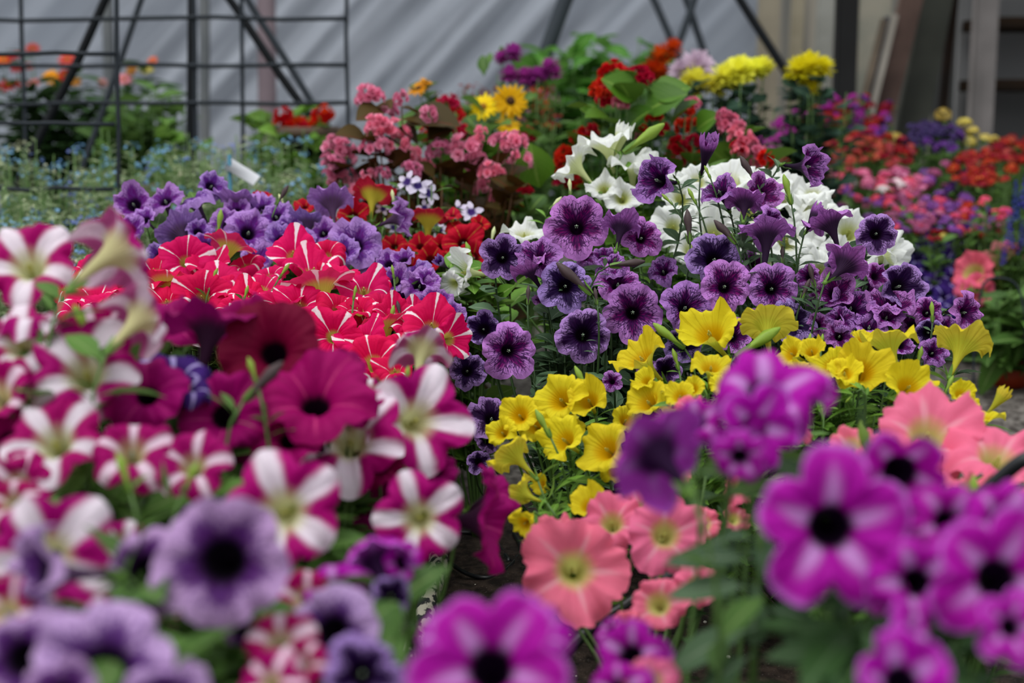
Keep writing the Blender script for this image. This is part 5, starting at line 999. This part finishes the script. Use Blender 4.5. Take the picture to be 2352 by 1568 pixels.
pl = cplant('broad_leaved_plant', 'broad dark green leaves hanging over the orange pot', (2318, 2.84), [(x, y, 2.8, 20, 'spray', None, None, None) for x, y in ((2290, 690), (2320, 660), (2350, 640), (2300, 720), (2345, 700), (2270, 740), (2360, 740))], leaf='green', ltpl='long', lsize=.10, nfill=8, lpf=7, seed=74, cat='plant', spread=.9, hmin=.12,
 extra=bigleaves([(2330, 760, 2252, 872, -.08), (2340, 740, 2330, 850, -.06), (2300, 720, 2262, 790, -.06), (2320, 700, 2280, 660, -.02), (2345, 760, 2352, 830, -.06)], 2.78, 'long'))

# ------------------------------------------------------------------ left: blue bed, pots, orange daisies
def bluebed(label, cx, cy, rx, ry, d0, ds, n, seed, nfill):
    r = np.random.RandomState(seed); bl = bmat('#7cb8e0', '#d8e4f0', '#5c9cd0', cv=.25); bd = bmat('#5870b8', '#a0b0dc'); cr = bmat('#ccd0a8', '#e4e4cc', cv=.3)
    hs = rheads(n, cx, cy, rx, ry, d0, ds, 30, 'spray', [bl, bl, bl, bd, cr], r)
    return cplant('forget_me_not_plant', label, (cx, d0), hs, leaf='pale', ltpl='narrow', lsize=.024, nfill=nfill, lpf=18, seed=seed, spread=.9, fill_drop=(-.05, .10))
bluebed('pale green plant with tiny sky blue flowers at the frame edge, behind the star petunia', 60, 440, 150, 110, 2.75, .35, 46, 81, 130)
bluebed('pale green plant with tiny sky blue flowers around the low trellis upright', 240, 430, 130, 110, 2.8, .35, 36, 82, 110)
bluebed('pale green plant with tiny blue flowers, between the low trellis and the white plant tag', 430, 400, 120, 80, 2.95, .3, 30, 83, 110)
bluebed('pale green plant with creamy and blue flower specks, below the bowl of red flowers', 630, 390, 120, 90, 2.95, .3, 28, 84, 110)
bluebed('nearest pale green plant with sky blue flowers, under the tall cream-backed trumpet', 180, 560, 190, 60, 2.35, .15, 30, 85, 100)
# stake with white tag
tg = P(556, 395, 2.45); e = thing('plant_label', 'white plastic plant tag on a thin blue stake in the blue flower bed', 'plant tag', (tg.x, tg.y, 0))
mb = MB(); a = P(528, 395, 2.45) - e.location; tube(mb, [(a.x, a.y, a.z + .03), (a.x, a.y, a.z * .5), (a.x, a.y, 0)], .0035, 6); o = link('stake', mb.mesh('stake', flat_mat('blue_stake', hexc('#3c7890'), .5)), e); o['label'] = 'thin blue stake'
mb = MB(); box(mb, (0, 0, 0), (.058, .0022, .024), Matrix.Rotation(math.radians(32), 4, 'Y') @ Matrix.Rotation(math.radians(-42), 4, 'X')); o = link('tag', mb.mesh('tag', flat_mat('white_tag', hexc('#f4f6fa'), .4)), e, (0, 0, tg.z)); o['label'] = 'white tag'
pot('plant_pot', 'reddish brown clay pot half hidden in the blue flower bed', 345, 380, 3.35, 96, 75 + 290, flat_mat('brown_clay', hexc('#5c4038'), .8, nscale=6, c2=hexc('#4a342c')))
pot('plant_pot', 'low brown clay pot behind the upright black pole', 505, 320, 3.9, 76, 215 + 60, flat_mat('rust_clay', hexc('#6c4430'), .8, nscale=6, c2=hexc('#583828')))
def bowl():
    d = 3.45; b = P(705, 330, d); e = thing('hanging_bowl', 'dark round planter bowl on a stand, brown rim, at the foot of the slanting poles', 'planter', (b.x, b.y, 0)); R = 72 / F * d; z0 = P(0, 362, d).z; z1 = P(0, 302, d).z
    n = 30; a = np.arange(n) / n * 6.2832
    def lathe(prof, mat, nm):
        mb = MB(); v = np.array([[(r_ * math.cos(t_), r_ * math.sin(t_), z) for t_ in a] for r_, z in prof]).reshape(-1, 3); mb.add(v, grid_faces(n, len(prof), True)[:, ::-1], np.zeros((len(v), 2))); link(nm, mb.mesh(nm, mat), e)
    lathe([(R * .12, z0), (R * .5, z0 + .004), (R * .85, z0 + (z1 - z0) * .45), (R, z1 - .01), (R * .95, z1 - .012), (R * .1, z1 - .02)], flat_mat('bowl_black', hexc('#1c2024'), .5), 'bowl')
    lathe([(R * .98, z1 - .012), (R * 1.05, z1 - .01), (R * 1.05, z1 + .012), (R * .94, z1 + .012), (R * .92, z1 - .01)], flat_mat('bowl_rim', hexc('#5c4a3e'), .7), 'rim')
    mb = MB(); tube(mb, [(0, 0, z0 + .01), (0, 0, z0 * .5), (0, 0, 0)], .03, 12); link('stand', mb.mesh('stand', M_POLE2), e)
bowl()
cplant('geranium_plant', 'bright red flowers and lime leaves filling the dark planter bowl', (705, 3.42), [(x, y, 3.4, s, 'begonia', bmat('#e4200c', '#f04820', '#c81408', cv=.2), None, None) for x, y, s in ((650, 268, 50), (665, 288, 48), (700, 292, 46), (725, 290, 44), (735, 272, 46), (748, 258, 44), (690, 282, 34), (640, 282, 30), (755, 270, 30))] + [(x, y, 3.45, 20, 'spray', None, None, None) for x, y in ((600, 262), (620, 255), (680, 250), (700, 258), (580, 268), (760, 300), (610, 275))], leaf='bright', ltpl='round', lsize=.055, nfill=14, lpf=7, seed=86, spread=.95)
GB = [(8, 138, 44, '#e06020'), (35, 128, 38, '#c03828'), (75, 113, 34, '#c4504c'), (155, 137, 44, '#c83c48'), (350, 140, 26, '#e06850'), (118, 178, 40, '#ee9c14'), (148, 172, 34, '#c42c14'), (22, 195, 52, '#c03010'), (78, 190, 32, '#e08090'), (285, 182, 38, '#dc8898'), (302, 162, 28, '#a06020'), (335, 160, 36, '#d0c468'), (175, 188, 26, '#e8a040'), (40, 155, 34, '#c04440'), (66, 152, 24, '#c83830'), (235, 190, 24, '#c08c90')]
cplant('gerbera_plant', 'gerbera daisies in red, orange, yellow and pink behind the slanting black pole', (150, 4.3), [(x, y, 4.2, s, 'daisy', bmat(c, c), (rb.uniform(-.3, .3), rb.uniform(.2, .9), .7), 'gold') for x, y, s, c in GB], leaf='dark', ltpl='long', lsize=.10, nfill=110, lpf=9, seed=87, part='blossom', spread=.9, fill_drop=(.03, .30))
cplant('leafy_shrub', 'low dark green leafy plants between the gerberas and the upright black pole', (340, 4.0), [(x, y, 3.95 + rb.uniform(-.1, .1), 20, 'spray', None, None, None) for x, y in [(rb.uniform(230, 425), rb.uniform(205, 290)) for _ in range(30)] + [(360, 195), (350, 182), (375, 215)]], leaf='green', ltpl='petunia', lsize=.07, nfill=50, lpf=9, seed=88, cat='shrub', spread=.9, fill_drop=(0, .2))
cplant('leafy_plant', 'small lime green leaf tuft beside the upright black pole', (385, 3.7), [(x, y, 3.65, 20, 'spray', None, None, None) for x, y in ((370, 290), (385, 282), (400, 292), (392, 300), (380, 305))], leaf='bright', ltpl='round', lsize=.05, nfill=6, lpf=9, seed=89, cat='plant', spread=.95)
# small white and purple stars in front of the begonia
ws = blossom_mat('white_purple_star', hexc('#e8def4'), hexc('#3c2070'), .35)
cplant('verbena_plant', 'small white and purple star flowers standing against the dark begonia shade', (980, 2.16), [(x, y, 2.12, s, 'daisy5', ws, ax, None) for x, y, s, ax in ()] + [(x, y, 2.1, s, 'umbel5', ws, ax, None) for x, y, s, ax in ()] + [(x, y, 2.1, s, 'star', ws, ax, None) for x, y, s, ax in ((935, 418, 52, (-.3, .3, .8)), (960, 428, 60, (.1, .5, .8)), (985, 445, 54, (.4, .3, .7)), (1055, 482, 44, (-.2, .4, .8)), (1082, 488, 54, (.3, .3, .8)), (975, 478, 36, (0, .3, .9)), (905, 522, 40, (0, .4, .8)), (1010, 530, 40, (0, .4, .8)), (880, 480, 34, (0, .4, .8)), (1000, 515, 36, (.2, .3, .8)))],
 leaf='green', ltpl='narrow', lsize=.028, nfill=50, lpf=10, seed=91, part='blossom', spread=.9, fill_drop=(.0, .12))
